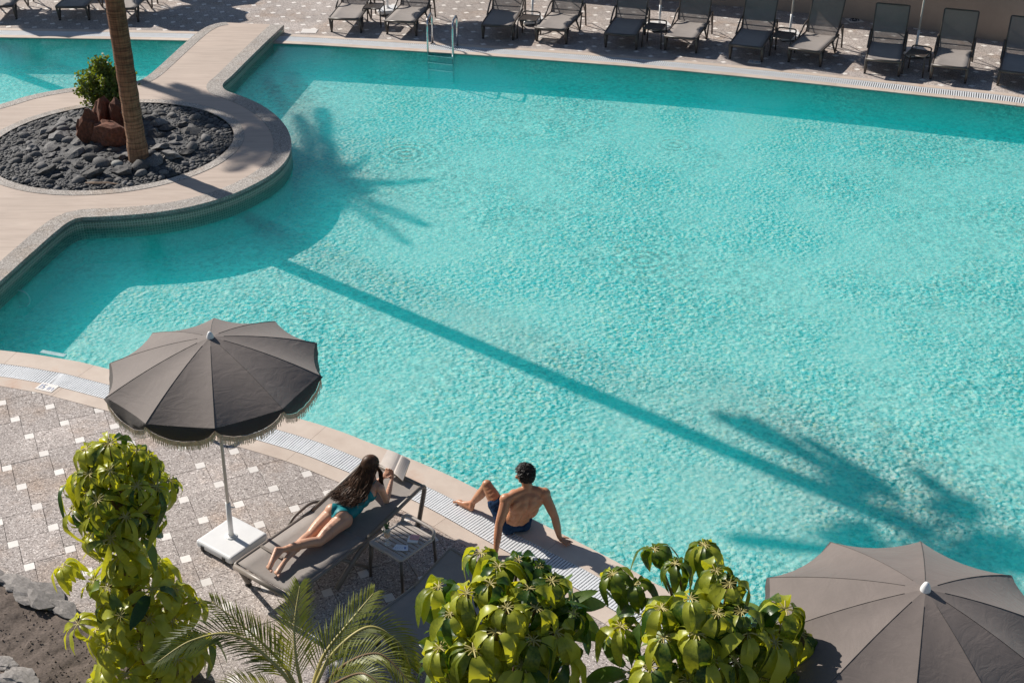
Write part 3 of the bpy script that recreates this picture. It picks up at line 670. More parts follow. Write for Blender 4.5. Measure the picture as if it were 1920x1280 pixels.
# ------------------------------------------------------------------ umbrellas
def make_umbrella(name, label, loc, zr, ztop, rad=1.02, rot=0, tilt=(0, 0), group=None, base_rz=0, detail=True):
    t = thing(name, label, 'umbrella', loc, 0, group)
    nr = 10; drop = ztop-zr; nl = 7
    def rib(a, s):   # s 0..1
        r = rad*s; return Vector((math.cos(a)*r+tilt[0]*1, math.sin(a)*r+tilt[1], ztop-drop*(.62*s+.38*s**2)))
    g = MB(); rib_m = MB(); sub = 6; cols = nr*sub
    for i in range(nl*2+1):
        s = .02+.98*i/(nl*2)
        for j in range(cols):
            a0 = rot+2*math.pi*(j//sub)/nr; a1 = a0+2*math.pi/nr; f = (j % sub)/sub
            p = rib(a0, s).lerp(rib(a1, s), f); sag = 4*f*(1-f)
            p.z -= .028*sag*s**1.5; c = Vector((tilt[0], tilt[1], p.z)); p = c+(p-c)*(1-.035*sag*s**2)
            g.v.append(tuple(p)); 
    for i in range(nl*2):
        for j in range(cols): g.f.append((i*cols+j, (i+1)*cols+j, (i+1)*cols+(j+1) % cols, i*cols+(j+1) % cols)); g.m.append(0)
    can = g.build('canopy', M_canopy, t, smooth=True)
    # creases along the ribs
    me = can.data; sh = [True]*len(me.edges)
    for e in me.edges:
        a, b = e.vertices
        if a % cols % sub == 0 and b % cols % sub == 0 and a % cols == b % cols: e.use_edge_sharp = True
    for i in range(nr):
        a = rot+2*math.pi*i/nr; rib_m.tube([rib(a, s/8)+Vector((0, 0, .001)) for s in range(1, 9)], .0022, 4)
    rib_m.build('seam', M_valance, can)
    # valance and fringe
    v = MB(); fgm = MB(); rim = []
    for j in range(nr*12):
        a0 = rot+2*math.pi*(j//12)/nr; a1 = a0+2*math.pi/nr; f = (j % 12)/12
        p = rib(a0, 1).lerp(rib(a1, 1), f); sag = 4*f*(1-f); p.z -= .028*sag; c = Vector((tilt[0], tilt[1], p.z)); p = c+(p-c)*(1-.035*sag)
        out = (p-c).normalized(); hgt = .02+.11*sag**.55
        rim.append((p, p+out*.035*sag+out*random.uniform(-.006, .006)-Vector((0, 0, hgt)), out))
    n = len(rim)
    for j in range(n):
        p, q_, o_ = rim[j]; m_ = p.lerp(q_, .5)+o_*(.022+random.uniform(-.006, .006)); v.v += [tuple(p), tuple(m_), tuple(q_)]
    for j in range(n):
        k = (j+1) % n
        for r_ in (0, 1): v.f.append((j*3+r_, j*3+r_+1, k*3+r_+1, k*3+r_)); v.m.append(0)
    v.build('valance', M_valance, t, smooth=True)
    for j in range(n):
        a, b = rim[j][1], rim[(j+1) % n][1]; o_ = rim[j][2]*.004
        fgm.add([a+o_, b+o_, b+o_-Vector((0, 0, .05)), a+o_-Vector((0, 0, .05))], [(0, 1, 2, 3)])
        for s_ in range(7 if detail else 3):
            f = (s_+random.random()*.6)/(7 if detail else 3); p = a.lerp(b, f)+o_; w = (b-a)*(.065 if detail else .14); L = random.uniform(.075, .10)
            sw = Vector((random.gauss(0, .004), random.gauss(0, .004), 0))
            fgm.add([p-w, p+w, p+w*.9+sw-Vector((0, 0, L)), p-w*.9+sw-Vector((0, 0, L))], [(0, 1, 2, 3)])
    fgm.build('fringe', M_fringe, t, kind='stuff')
    g = MB(); g.tube([(0, 0, .1), (tilt[0]*.3, tilt[1]*.3, ztop*.35), (tilt[0], tilt[1], ztop-.03)], .017, 12); g.build('pole', M_pole, t, smooth=True)
    g = MB(); g.tube([(0, 0, .1), (tilt[0]*.15, tilt[1]*.15, .52)], .026, 14); g.tube([(.02, 0, .47), (.07, -.01, .47)], .008, 6); g.build('pole_sleeve', M_plastic, t, smooth=True)
    g = MB(); g.lathe([(.034, -.02), (.032, .01), (.022, .035), (.014, .05), (.001, .054)], 16, (tilt[0], tilt[1], ztop)); g.build('finial', M_plastic, t, smooth=True)
    hb = MB()
    for i in range(nr):
        a = rot+2*math.pi*i/nr; p = rib(a, .5)-Vector((0, 0, .02)); hb.tube([(tilt[0]*.8, tilt[1]*.8, ztop-.55), p], .006, 5)
    hb.build('stretchers', M_pole, t)
    g = MB(); M_ = Matrix.Rotation(base_rz, 3, 'Z'); g.box((0, 0, .065), (.50, .50, .085), M_)
    b = bevel(g.build('base', M_plastic, t), .028, 3)
    g = MB(); g.box((0, 0, .018), (.44, .44, .03), M_); g.build('base_foot', M_black, t)
    g = MB(); g.lathe([(.055, .108), (.055, .118), (.03, .125), (.03, .14)], 12); g.build('collar', M_plastic, t)
    if detail:
        for sx in (-.15, .15):
            g = MB(); c_ = M_ @ Vector((sx, -.245, .05)); g.box(c_, (.035, .03, .06), M_); g.build('clip', M_black, b)
    return t
make_umbrella('parasol', 'large fringed brown parasol on a white pole shading the woman on the lounger', (-2.775, 10.05, 0), 2.04, 2.38, .985, math.pi/2+.2, (.055, .0), base_rz=R(-36))
make_umbrella('parasol', 'large brown parasol cut off by the bottom right corner, seen from above', (2.60, 6.22, 0), 2.34, 2.75, 1.025, math.pi/2-.3, (0, 0), base_rz=R(20))
fu = make_umbrella('parasol', 'white poled brown parasol between the first pair of loungers right of the footbridge', (0, 0, 0), 2.05, 2.4, 1.05, .3, (.02, 0), 'parasols along the far deck', .3, False)
pole_px = [((727, 20), 'between the two loungers just left of the pool ladder'), ((998, 38), 'between the second pair of loungers right of the pool ladder'), ((1236, 50), 'between the third pair of far loungers'), ((1480, 68), 'between the fourth pair of far loungers'), ((1716, 99), 'between the rightmost pair of far loungers, before the wall')]
for i, ((a, b), lb) in enumerate(pole_px):
    p = W(a, b, 0.05); o = fu if i == 0 else copy_tree(fu)
    o.location = (p.x, p.y, 0); o.rotation_euler = (0, 0, -.05*i); o['label'] = 'white parasol pole and base '+lb
V3_ = lambda *a: Vector(a)
SH = Vector((.775, -.632, 0))*(2.15/math.tan(R(35)))
ul = [W(145, 48, 0)-SH, W(387, 38, 0)-SH, V3_(-9.0, 32.2, 0), V3_(-11.6, 32.5, 0)]
for p, lb in zip(ul, ['parasol whose shadow lies under the far left loungers', 'parasol whose round shadow touches the end of the footbridge', 'parasol mirrored in the water just left of the footbridge', 'parasol mirrored in the water left of the shrub']):
    o = copy_tree(fu, (p.x, p.y, 0), .2); o['label'] = lb

# ------------------------------------------------------------------ loungers and tables
def round_path(pts, r=.05, n=4):
    P = [Vector(p) for p in pts]; out = [P[0]]
    for i in range(1, len(P)-1):
        a = (P[i-1]-P[i]); b = (P[i+1]-P[i]); ra = min(r, a.length*.45); rb = min(r, b.length*.45)
        p0 = P[i]+a.normalized()*ra; p2 = P[i]+b.normalized()*rb
        for k in range(n+1): t = k/n; out.append(p0*(1-t)**2+P[i]*2*t*(1-t)+p2*t*t)
    return out+[P[-1]]
def make_lounger(label, ang, hinge=1.15, back=.74, w=.68, arm=.24, near=False, group=None, headleg=False, metal=None):
    """local: x across, y from foot to head"""
    metal = metal or M_alu; t = thing('sun_lounger', label, 'sun lounger', (0, 0, 0), 0, group); z = .335; hw = w/2
    g = MB(); g.tube(round_path([(-hw, hinge+.12, z), (-hw, .02, z), (-hw+.02, 0, z-.01), (hw-.02, 0, z-.01), (hw, .02, z), (hw, hinge+.12, z)], .03), .021, 10)
    for y in (.35, .8, hinge): g.tube([(-hw, y, z-.02), (hw, y, z-.02)], .013, 8)
    g.build('frame', metal, t, smooth=True)
    g = MB(); g.tube([(-hw+.01, -.005, z-.012), (hw-.01, -.005, z-.012)], .027, 12); g.build('foot_bar', metal, t, smooth=True)
    # sling seat with slight sag
    g = MB(); nx, ny = 6, 16
    for j in range(ny+1):
        for i in range(nx+1):
            x = (-1+2*i/nx)*(hw-.012); y = .03+(hinge-.04)*j/ny; g.v.append((x, y, z+.012-.018*(1-(2*i/nx-1)**2)))
    for j in range(ny):
        for i in range(nx): a = j*(nx+1)+i; g.f.append((a, a+1, a+nx+2, a+nx+1)); g.m.append(0)
    o = g.build('seat', M_sling, t, smooth=True); m = o.modifiers.new('t', 'SOLIDIFY'); m.thickness = .006
    B = lambda x, s, d=0: (x, hinge+s*math.cos(ang)-d*math.sin(ang), z+.005+s*math.sin(ang)+d*math.cos(ang))
    hw2 = hw-.004
    g = MB()
    if headleg:
        e = B(0, back); legs = []
        g.tube(round_path([(-hw2, e[1]-.10, 0.01), (-hw2, e[1]+.04, e[2]-.03), B(-hw2, back-.06), B(-hw2, 0)], .09, 6), .024, 10, flat=1.0)
        g.tube(round_path([(hw2, e[1]-.10, 0.01), (hw2, e[1]+.04, e[2]-.03), B(hw2, back-.06), B(hw2, 0)], .09, 6), .024, 10)
        g.tube([B(-hw2, back-.02), B(hw2, back-.02)], .022, 10)
    else: g.tube(round_path([B(-hw2, 0), B(-hw2, back), B(hw2, back), B(hw2, 0)], .03), .016, 8)
    g.build('back_frame', metal, t, smooth=True)
    g = MB()
    for j in range(13):
        for i in range(nx+1):
            x = (-1+2*i/nx)*(hw2-.012); s = -.03+(back+.015)*j/12; sg = -.014*(1-(2*i/nx-1)**2); g.v.append(B(x, s, .008+sg))
    for j in range(12):
        for i in range(nx): a = j*(nx+1)+i; g.f.append((a, a+1, a+nx+2, a+nx+1)); g.m.append(0)
    o = g.build('backrest', M_sling if near else M_sling_open, t, smooth=True)
    if not near:
        g = MB(); g.tube(round_path([B(-hw2, .28, -.05), (-hw2*.9, hinge+.62, .12), (hw2*.9, hinge+.62, .12), B(hw2, .28, -.05)], .05), .012, 6)
        g.tube([B(-hw2, .5, -.02), B(hw2, .12, -.03)], .012, 6); g.tube([B(-hw2, .08, -.02), B(hw2, .08, -.02)], .012, 6); g.build('back_brace', metal, t)
    for s in (-1, 1):
        x = s*(hw-.005)
        g = MB(); g.tube(round_path([(x, .02, z), (x, .13, .02), (x, .26, z-.02)], .05), .023, 8, flat=1.2); g.build('leg', metal, t, smooth=True)
        x2 = s*(hw+.03)
        if arm:
            g = MB(); g.tube(round_path([(x2, hinge-.42, z-.01), (x2, hinge-.12, z+arm*.75), (x2, hinge+.06, z+arm), (x2, hinge+.26, z+arm), (x2, hinge+.36, .01)], .09, 6), .019, 8); g.build('armrest', metal, t, smooth=True)
        g = MB(); g.tube(round_path([(x, hinge-.35, z-.01), (x, hinge-.02, .01)], .05), .02, 8); g.tube([(x, hinge+.02, .01), (x, hinge+.1, z)], .018, 8); g.build('leg', metal, t, smooth=True)
        g = MB(); g.tube([(x, .105, .012), (x, .155, .012)], .022, 8); g.build('foot_cap', M_black, t)
    return t
def place(o, fl, ang, w=.68, z=0):
    """front-left corner and heading (direction foot to head)"""
    o.rotation_euler = (0, 0, ang-math.pi/2)
    r_ = Vector((math.sin(ang), -math.cos(ang), 0)); p = Vector((fl[0], fl[1], 0))+r_*w/2; o.location = (p.x, p.y, z)
LA = math.atan2(.797, .604)
L1 = make_lounger('grey sun lounger with a woman lying on it, beside the side table', R(11), 1.02, .84, .74, 0, True, headleg=True)
place(L1, (-2.592, 9.345), LA, .74)
g = MB(); g.tube(round_path([(-.40, .72, .30), (-.42, .8, .36), (-.42, 1.05, .40), (-.40, 1.2, .34)], .08), .016, 8); g.build('armrest', M_alu, L1, smooth=True)
g = MB(); g.tube(round_path([(.385, .55, .05), (.385, .9, .30), (.385, 1.2, .34)], .12), .024, 8, flat=1.3); g.build('armrest', M_alu, L1, smooth=True)
g = MB(); g.box((-.22, .33, .349), (.3, .03, .008)); g.build('strap', M_alu, L1)
L2 = make_lounger('empty grey sun lounger half hidden behind the umbrella tree and palm fronds', R(16), .62, .52, .80, 0, True)
place(L2, W(684, 1170, .33)[:2], R(50), .80)
far_l = [((617, 34), (638, 8), 'leftmost lounger right of the footbridge, by the large white marker tile'), ((721, 38), (753, 8), 'lounger just left of the pool ladder'), ((903, 46), (921, 19.5), 'lounger just right of the pool ladder, half in shade'), ((1003, 51), (1031, 25), 'second lounger right of the pool ladder, back raised'), ((1134, 62), (1154, 32), 'shaded third lounger right of the pool ladder'), ((1246, 67), (1272, 36), 'sunlit fourth lounger right of the pool ladder'), ((1368, 83), (1390, 53), 'shaded fifth lounger right of the pool ladder'), ((1478, 89), (1510, 61), 'sunlit lounger turned left, in front of the corner of the wall'), ((1624, 110), (1633, 76), 'lounger with dark shaded back, right of the square drain'), ((1748, 121), (1759, 86), 'last complete lounger on the right, back half in shade'), ((1875, 132), (1883, 97), 'lounger cut off by the right edge of the picture'), ((-34, 12), (-22, 0), 'leftmost far lounger, at the top left corner'), ((104, 12.5), (118, 0), 'dark shaded lounger in the top left between two others'), ((197, 15), (214, 0), 'lounger behind the palm trunk in the top left')]
proto = None
for i, (f, h, lb) in enumerate(far_l):
    if i % 5 == 0: proto = make_lounger(lb, R((58, 66, 54)[i//5]), 1.2, .76, .66, .2, False, 'loungers in a row on the far deck', metal=M_alu2); o = proto
    else: o = copy_tree(proto)
    a = W(f[0], f[1], .34); b = W(h[0], h[1], .34); place(o, (a.x, a.y), math.atan2(b.y-a.y, b.x-a.x), .66)
    o['label'] = 'taupe mesh '+lb
def make_table(label, w=.42, d=.46, h=.405, group=None, metal=M_alu, near=True):
    t = thing('side_table', label, 'side table', (0, 0, 0), 0, group); hw, hd = w/2, d/2
    g = MB(); g.tube(round_path([(0, -hd, h), (-hw, -hd, h), (-hw, hd, h), (hw, hd, h), (hw, -hd, h), (0, -hd, h)], .02), .016, 8); g.build('top_frame', metal, t, smooth=True)
    ns = 9
    for i in range(ns):
        g = MB(); y = -hd+.032+(d-.064)*i/(ns-1); g.box((0, y, h), (w-.02, .033, .014)); g.build('slat', metal, t)
    for sx in (-1, 1):
        for sy in (-1, 1): g = MB(); g.tube([(sx*hw, sy*hd, h), (sx*(hw+.015), sy*(hd+.01), .0)], .015, 8); g.build('leg', M_alu2, t, smooth=True)
    g = MB(); g.tube(round_path([(-hw, hd-.02, h), (-hw, hd+.03, h+.075), (hw, hd+.03, h+.075), (hw, hd-.02, h)], .09, 6), .015, 8); g.build('handle', metal, t, smooth=True)
    return t
tl, tf, tr_, tb = W(693, 1018, .41), W(752, 1050, .41), W(812, 1012, .41), W(757, 972, .41)
tc = (tl+tf+tr_+tb)/4; ta = math.atan2((tb-tl).y+(tr_-tf).y, (tb-tl).x+(tr_-tf).x)
M_table = simple('sunlit_taupe_aluminium', (.42, .375, .34), .42, var=.08, scale=6)  # taupe metal lightened: sunlight on the table top is put into its colour
TB = make_table('brown slatted side table with a drink and cards beside the woman', .41, .44, metal=M_table)
TB.location = (tc.x, tc.y, 0); TB.rotation_euler = (0, 0, ta-math.pi/2)
ft = None
for (a, b), lb in zip([(700, 12), (992, 34), (1228, 50), (1470, 66), (1722, 100)], ['in front of the leftmost white parasol base', 'between the second pair of far loungers', 'between the third pair of far loungers', 'between the fourth pair of far loungers', 'in front of the parasol base by the wall']):
    if ft is None: ft = make_table('', .38, .42, .40, 'side tables between the far loungers', M_alu2); o = ft
    else: o = copy_tree(ft)
    p = W(a, b, .40); o.location = (p.x, p.y, 0); o.rotation_euler = (0, 0, R(-8)-.0004*(a-700)); o['label'] = 'dark slatted side table '+lb
for s_ in [c for c in ft.children]: pass

# ladder at the far edge, ladder at the near edge
def ladder(label, a, b, out, name='pool_ladder', sub=True):
    t = thing(name, label, 'ladder', a); a = Vector(a); b = Vector(b); d = b-a; o_ = Vector(out).normalized()
    for q_ in (Vector((0, 0, 0)), d):
        g = MB(); g.tube(round_path([q_-o_*.42, q_-o_*.42+Vector((0, 0, .68)), q_+o_*.14+Vector((0, 0, .68)), q_+o_*.14-Vector((0, 0, .58))], .16, 8), .021, 12); g.build('rail', M_chrome, t, smooth=True)
        g = MB(); g.lathe([(.055, 0.004), (.055, .015), (.03, .022)], 14, q_-o_*.42); g.build('flange', M_chrome, t)
    for k in range(3):
        g = MB(); z = -.07-.15*k; g.tube([Vector((0, 0, z))+o_*.14, d+Vector((0, 0, z))+o_*.14], .018, 8); c_ = d/2+o_*.14+Vector((0, 0, z+.012))
        g.box(c_, (d.length, .07, .012), Matrix.Rotation(math.atan2(d.y, d.x), 3, 'Z')); g.build('step', M_chrome, t)
    return t
la, lb_ = W(804, 98, 0), W(851, 103, 0)
ladder('shining steel pool ladder on the far edge of the pool', (la.x, la.y+.14, 0), (lb_.x, lb_.y+.14, 0), (-.12, -1, 0))
ladder('steel pool ladder on the near edge, mostly hidden behind the parasol', (-4.12, 12.9, 0), (-3.68, 12.68, 0), (.42, .9, 0))
t = thing('submerged_step', 'pale step fixed under water at the near pool wall', 'step', W(100, 664, -.25))
g = MB(); g.box((0, 0, 0), (.36, .07, .03), Matrix.Rotation(R(-18), 3, 'Z')); g.build('tread', M_plastic, t)

# ------------------------------------------------------------------ things on the table
def mat_glass():
    m, t, b = newmat('clear_glass'); b.inputs['Base Color'].default_value = (.95, .97, .97, 1); b.inputs['Roughness'].default_value = .03
    b.inputs['Alpha'].default_value = .22; b.inputs['Specular IOR Level'].default_value = 1.0
    return m
gp_ = W(727, 1019, .415); t = thing('drink_glass', 'tall stemmed glass of orange drink with mint on the side table', 'glass', gp_)
g = MB(); g.lathe([(.001, 0), (.038, .002), (.034, .006), (.006, .012), (.005, .045), (.012, .055), (.032, .085), (.035, .2), (.033, .2), (.03, .088), (.004, .06)], 20); g.build('bowl', mat_glass(), t, smooth=True)
g = MB(); g.lathe([(.001, .06), (.026, .09), (.030, .135), (.001, .135)], 16); g.build('drink', simple('orange_drink', (.75, .33, .06), .3, var=.3, scale=30), t, smooth=True)
g = MB()
for i in range(46):
    p = Vector((random.gauss(0, .013), random.gauss(0, .013), random.uniform(.13, .235))); d = Vector((random.gauss(0, 1), random.gauss(0, 1), random.gauss(.6, .7))).normalized(); s_ = d.orthogonal().normalized()*.009
    g.add([p, p+d*.014+s_, p+d*.028, p+d*.014-s_], [(0, 1, 2, 3)])
g.build('mint', simple('mint_leaf', (.05, .12, .025), .5, var=.4, scale=40), t)
pk = W(775, 1011, .415); t = thing('card_pack', 'pink card box lying on a white packet on the side table', 'cards', pk, R(-8))
g = MB(); g.box((0, -.01, .007), (.10, .085, .013)); g.build('white_packet', M_plastic, t)
g = MB(); g.box((.012, .012, .02), (.085, .06, .012)); g.build('pink_box', simple('pink_card', (.75, .38, .38), .5, var=.15, scale=30), t)
pk = W(752, 1027, .415); t = thing('playing_cards', 'spread white playing cards with blue backs at the front of the side table', 'cards', pk, R(-12))
mb_ = simple('card_blue_print', (.2, .28, .5), .5); mc_ = simple('card_white', (.72, .74, .8), .5)
for i in range(5):
    g = MB(); Mz = Matrix.Rotation(R(8*i-16), 3, 'Z'); c_ = Vector((-.04+.02*i, 0, .003+.0014*i)); g.box(c_, (.055, .083, .0012), Mz); o = g.build('card', mc_, t)
    g = MB(); g.box(c_+Vector((0, 0, .0009)), (.02, .035, .0004), Mz); g.build('card_mark', mb_, o)

# ------------------------------------------------------------------ people
ICO2 = None
def ico(sub):
    bm = bmesh.new(); bmesh.ops.create_icosphere(bm, subdivisions=sub, radius=1); v = [x.co.copy() for x in bm.verts]; f = [tuple(y.index for y in x.verts) for x in bm.faces]; bm.free(); return v, f
I2 = ico(2); I3 = ico(3)
class Body:
    def __init__(s): s.g = MB()
    def ball(s, c, r, rot=None, I=I3):
        r = (r, r, r) if not hasattr(r, '__len__') else r; c = Vector(c)
        s.g.add([c+((rot @ Vector((v.x*r[0], v.y*r[1], v.z*r[2]))) if rot else Vector((v.x*r[0], v.y*r[1], v.z*r[2]))) for v in I[0]], I[1])
    def limb(s, pts, rs, sq=1.0, up=None):
        P = spline(pts, 6) if len(pts) > 2 else [Vector(pts[0]).lerp(Vector(pts[1]), i/6) for i in range(7)]
        n = len(P); m = len(rs)-1
        for i, p in enumerate(P):
            t = i/(n-1)*m; k = min(int(t), m-1); f = t-k; f = f*f*(3-2*f); r = rs[k]*(1-f)+rs[k+1]*f
            s.ball(p, r, I=I2)
            if i < n-1: s.ball(p.lerp(P[i+1], .5), r, I=I2)
    def build(s, name, mat, parent, voxel=.007, smooth=6):
        me = s.g.mesh(name, mat); o = link(name, me)
        m = o.modifiers.new('r', 'REMESH'); m.mode = 'VOXEL'; m.voxel_size = voxel
        m2 = o.modifiers.new('s', 'SMOOTH'); m2.factor = .5; m2.iterations = smooth
        dg = bpy.context.evaluated_depsgraph_get(); me2 = bpy.data.meshes.new_from_object(o.evaluated_get(dg))
        o.modifiers.clear(); o.data = me2; me2.materials.clear(); me2.materials.append(mat)
        me2.polygons.foreach_set('use_smooth', [True]*len(me2.polygons)); o.parent = parent
        return o
def mat_skin(name, c, lip):
    m, t, b = newmat(name); co = coords(t, 'pos'); n = noi(t, co, 7, 4)
    r = ramp(t, n.outputs[0], [(.3, tuple(x*.9 for x in c)), (.7, tuple(x*1.08 for x in c))]); n2 = noi(t, co, 3, 2); r2 = ramp(t, n2.outputs[0], [(.45, 0), (.7, .35)])
    t.links.new(mixc(t, r2.outputs[0], r.outputs[0], lip), b.inputs['Base Color']); b.inputs['Roughness'].default_value = .42
    b.inputs['Subsurface Weight'].default_value = .12; b.inputs['Subsurface Radius'].default_value = (.02, .008, .004); b.inputs['Subsurface Scale'].default_value = .5
    t.links.new(bump(t, noi(t, co, 160, 2).outputs[0], .12, .002), b.inputs['Normal'])
    return m
M_skin_m = mat_skin('tanned_skin', (.50, .235, .12), (.40, .15, .09))
M_skin_w = mat_skin('light_tanned_skin', (.62, .35, .235), (.6, .28, .19))
M_hair_m = simple('black_brown_hair', (.018, .012, .009), .38, var=.5, scale=30)
M_hair_w = simple('dark_brown_hair', (.075, .036, .019), .5, var=.7, scale=9, sc3=(3, 3, 3), spec=.3)
M_short = simple('navy_swim_shorts', (.012, .035, .085), .9, spec=.15, var=.4, scale=14, kind='pos', bscale=18, bstr=.6)
M_suit = simple('teal_swimsuit', (.0, .20, .235), .55, var=.1, scale=10, kind='pos')
def V(*a): return Vector(a)
def hand(B, wrist, palm_dir, side, up, s=1.0, curl=.3, spread=.16, thumb=1):
    """palm and five fingers; side = towards the thumb"""
    d = palm_dir.normalized(); side = (side-d*side.dot(d)).normalized(); n = d.cross(side); 
    if n.dot(up) < 0: n = -n
    rot = Matrix((d, side, n)).transposed()
    c = wrist+d*.045*s; B.ball(c, (.05*s, .036*s, .014*s), rot)
    for i, (L, off) in enumerate(((.070, .028), (.078, .010), (.073, -.008), (.058, -.026))):
        a = spread*(1.2-.8*i); f = (d*math.cos(a)+side*math.sin(a)); p0 = wrist+d*.07*s+side*off*s; pts = [p0]
        for k in range(3): f = (f-n*curl*(.5+.5*k)*.5).normalized(); pts.append(pts[-1]+f*L*s*(.42, .32, .26)[k])
        B.limb(pts, [.0095*s, .009*s, .0082*s, .007*s])
    f = (d*.55+side*.8*thumb).normalized(); p0 = wrist+d*.02*s+side*.022*s*thumb; B.limb([p0, p0+f*.035*s, p0+f*.055*s+d*.018*s], [.013*s, .0105*s, .008*s])
def foot(B, ankle, heel, toe, s=1.0):
    B.limb([ankle, heel.lerp(ankle, .35)], [.034*s, .032*s]); B.ball(heel, .028*s)
    mid = heel.lerp(toe, .55); B.limb([heel, mid, toe.lerp(heel, .2)], [.028*s, .033*s, .024*s]); 
    B.limb([ankle, mid.lerp(ankle, .2), toe.lerp(heel, .25)], [.03*s, .027*s, .018*s])
    d = (toe-heel).normalized(); side = d.cross(V(0, 0, 1)).normalized()
    for i in range(5): o_ = side*(-.034+.017*i)*s; B.ball(toe.lerp(heel, .07+.035*i)+o_-d*.0, (.015 if i == 0 else .0105)*s, I=I2); B.ball(toe.lerp(heel, .14+.03*i)+o_, .0115*s, I=I2)
def head(B, c, face, up, s=1.0):
    f = face.normalized(); up = (up-f*up.dot(f)).normalized(); r_ = f.cross(up); rot = Matrix((r_, f, up)).transposed()
    L = lambda x, y, z: c+(r_*x+f*y+up*z)*s
    B.ball(L(0, -.008, .02), (.073*s, .092*s, .088*s), rot); B.ball(L(0, .03, -.045), (.052*s, .055*s, .062*s), rot); B.ball(L(0, .06, -.085), (.026*s, .022*s, .02*s), rot)
    B.limb([L(0, .085, .01), L(0, .107, -.025)], [.010*s, .014*s]); B.ball(L(0, .09, -.058), (.024*s, .012*s, .008*s), rot); B.ball(L(0, .082, .022), (.052*s, .014*s, .012*s), rot)
    for sx in (-1, 1): B.ball(L(sx*.076, -.005, -.015), (.010*s, .018*s, .030*s), rot); B.ball(L(sx*.048, .068, -.03), (.022*s, .018*s, .02*s), rot)
    return L
# --- man sitting on the edge
man = thing('person', 'man in navy swim shorts sitting on the pool edge, leaning back on both hands', 'person', W(965, 992, 0))
ML = Matrix.Translation(-Vector(man.location))
B = Body(); PEL = W(966, 977, .10); CH_ = W(986, 944, .37); NB = W(989, 917, .52); HC = W(985, 891, .665)
rt = (W(1020, 925, .46)-W(948, 937, .46)).normalized(); fw = V(0, 0, 1).cross(rt); tr_up = (NB-PEL).normalized()
rotT = Matrix((rt, tr_up.cross(rt), tr_up)).transposed()
ws = PEL.lerp(CH_, .5)
B.ball(PEL, (.155, .105, .095), rotT); B.ball(PEL.lerp(ws, .5), (.135, .088, .10), rotT); B.ball(ws, (.128, .082, .11), rotT); B.ball(ws.lerp(CH_, .5), (.145, .09, .10), rotT)
B.ball(CH_, (.180, .10, .11), rotT); B.ball(CH_.lerp(NB, .45), (.192, .09, .088), rotT); B.ball(CH_.lerp(NB, .7), (.165, .075, .062), rotT)
SL = W(949, 936, .465); SR = W(1020, 925, .465)
for S in (SL, SR):
    B.ball(S, (.067, .063, .064)); B.limb([NB+V(0, 0, -.005), S.lerp(NB, .4)+V(0, 0, .012), S], [.052, .048, .05])
    B.ball(S.lerp(CH_, .48)-fw*.044+V(0, 0, -.03), (.06, .024, .075), rotT)       # shoulder blade
    B.ball(S.lerp(CH_, .62)-fw*.025+V(0, 0, -.11), (.055, .05, .10), rotT)
for k in range(5): pass
B.limb([NB-V(0, 0, .02), NB+V(0, 0, .04)+fw*.01, HC-V(0, 0, .05)], [.062, .053, .052])
face_m = (fw*1.0-rt*.45).normalized(); LH = head(B, HC, face_m, V(0, 0, 1)-fw*.1, 1.02)
EL, WL = W(935, 985, .25), W(930, 1031, .055); ER, WR = W(1040, 968, .25), W(1049, 1006, .055)
for S, E, Wr in ((SL, EL, WL), (SR, ER, WR)):
    B.limb([S, S.lerp(E, .5)-fw*.008, E], [.058, .052, .041]); B.limb([E, E.lerp(Wr, .35)-fw*.004, Wr], [.042, .042, .026])
    B.ball(E-fw*.014, .026)
hd_r = (W(1080, 1022, .02)-W(1049, 1006, .02)).normalized(); WR2 = WR.copy(); WR2.z = .035
hand(B, WR2, hd_r, V(.5, .9, 0), V(0, 0, 1), .98, .12, .22); hand(B, V(WL.x, WL.y, .035), V(-.25, -.95, 0), V(-1, .2, 0), V(0, 0, 1), .98, .12, .2)
HL = PEL-rt*.085+fw*.03+V(0, 0, -.01); HR = PEL+rt*.085+fw*.03+V(0, 0, -.01)
KL = W(913, 909, .39); AL = W(886, 942, .085); KR = HR+fw*.40+rt*.02+V(0, 0, .02); AR = KR+fw*.03+V(0, 0, -.36)
B.limb([HL, HL.lerp(KL, .45)+V(0, 0, .01), KL], [.092, .078, .054]); B.limb([HR, HR.lerp(KR, .5), KR], [.09, .078, .055])
B.ball(KL+V(0, 0, .006), .052); calf = KL.lerp(AL, .35)+(KL-AL).cross(rt).normalized()*-.012
B.limb([KL, calf, AL], [.05, .053, .029]); B.limb([KR, KR.lerp(AR, .35), AR], [.05, .052, .03])
foot(B, AL, W(884, 953, .028), W(853, 937, .022), .98); foot(B, AR, AR+V(0, -.04, -.06), AR+fw*.17+V(0, 0, -.07), .95)
B.ball(PEL-rt*.07-V(0, 0, .03), .085); B.ball(PEL+rt*.07-V(0, 0, .03), .085)
bo = B.build('body', M_skin_m, man, .0062, 5); bo.matrix_basis = ML
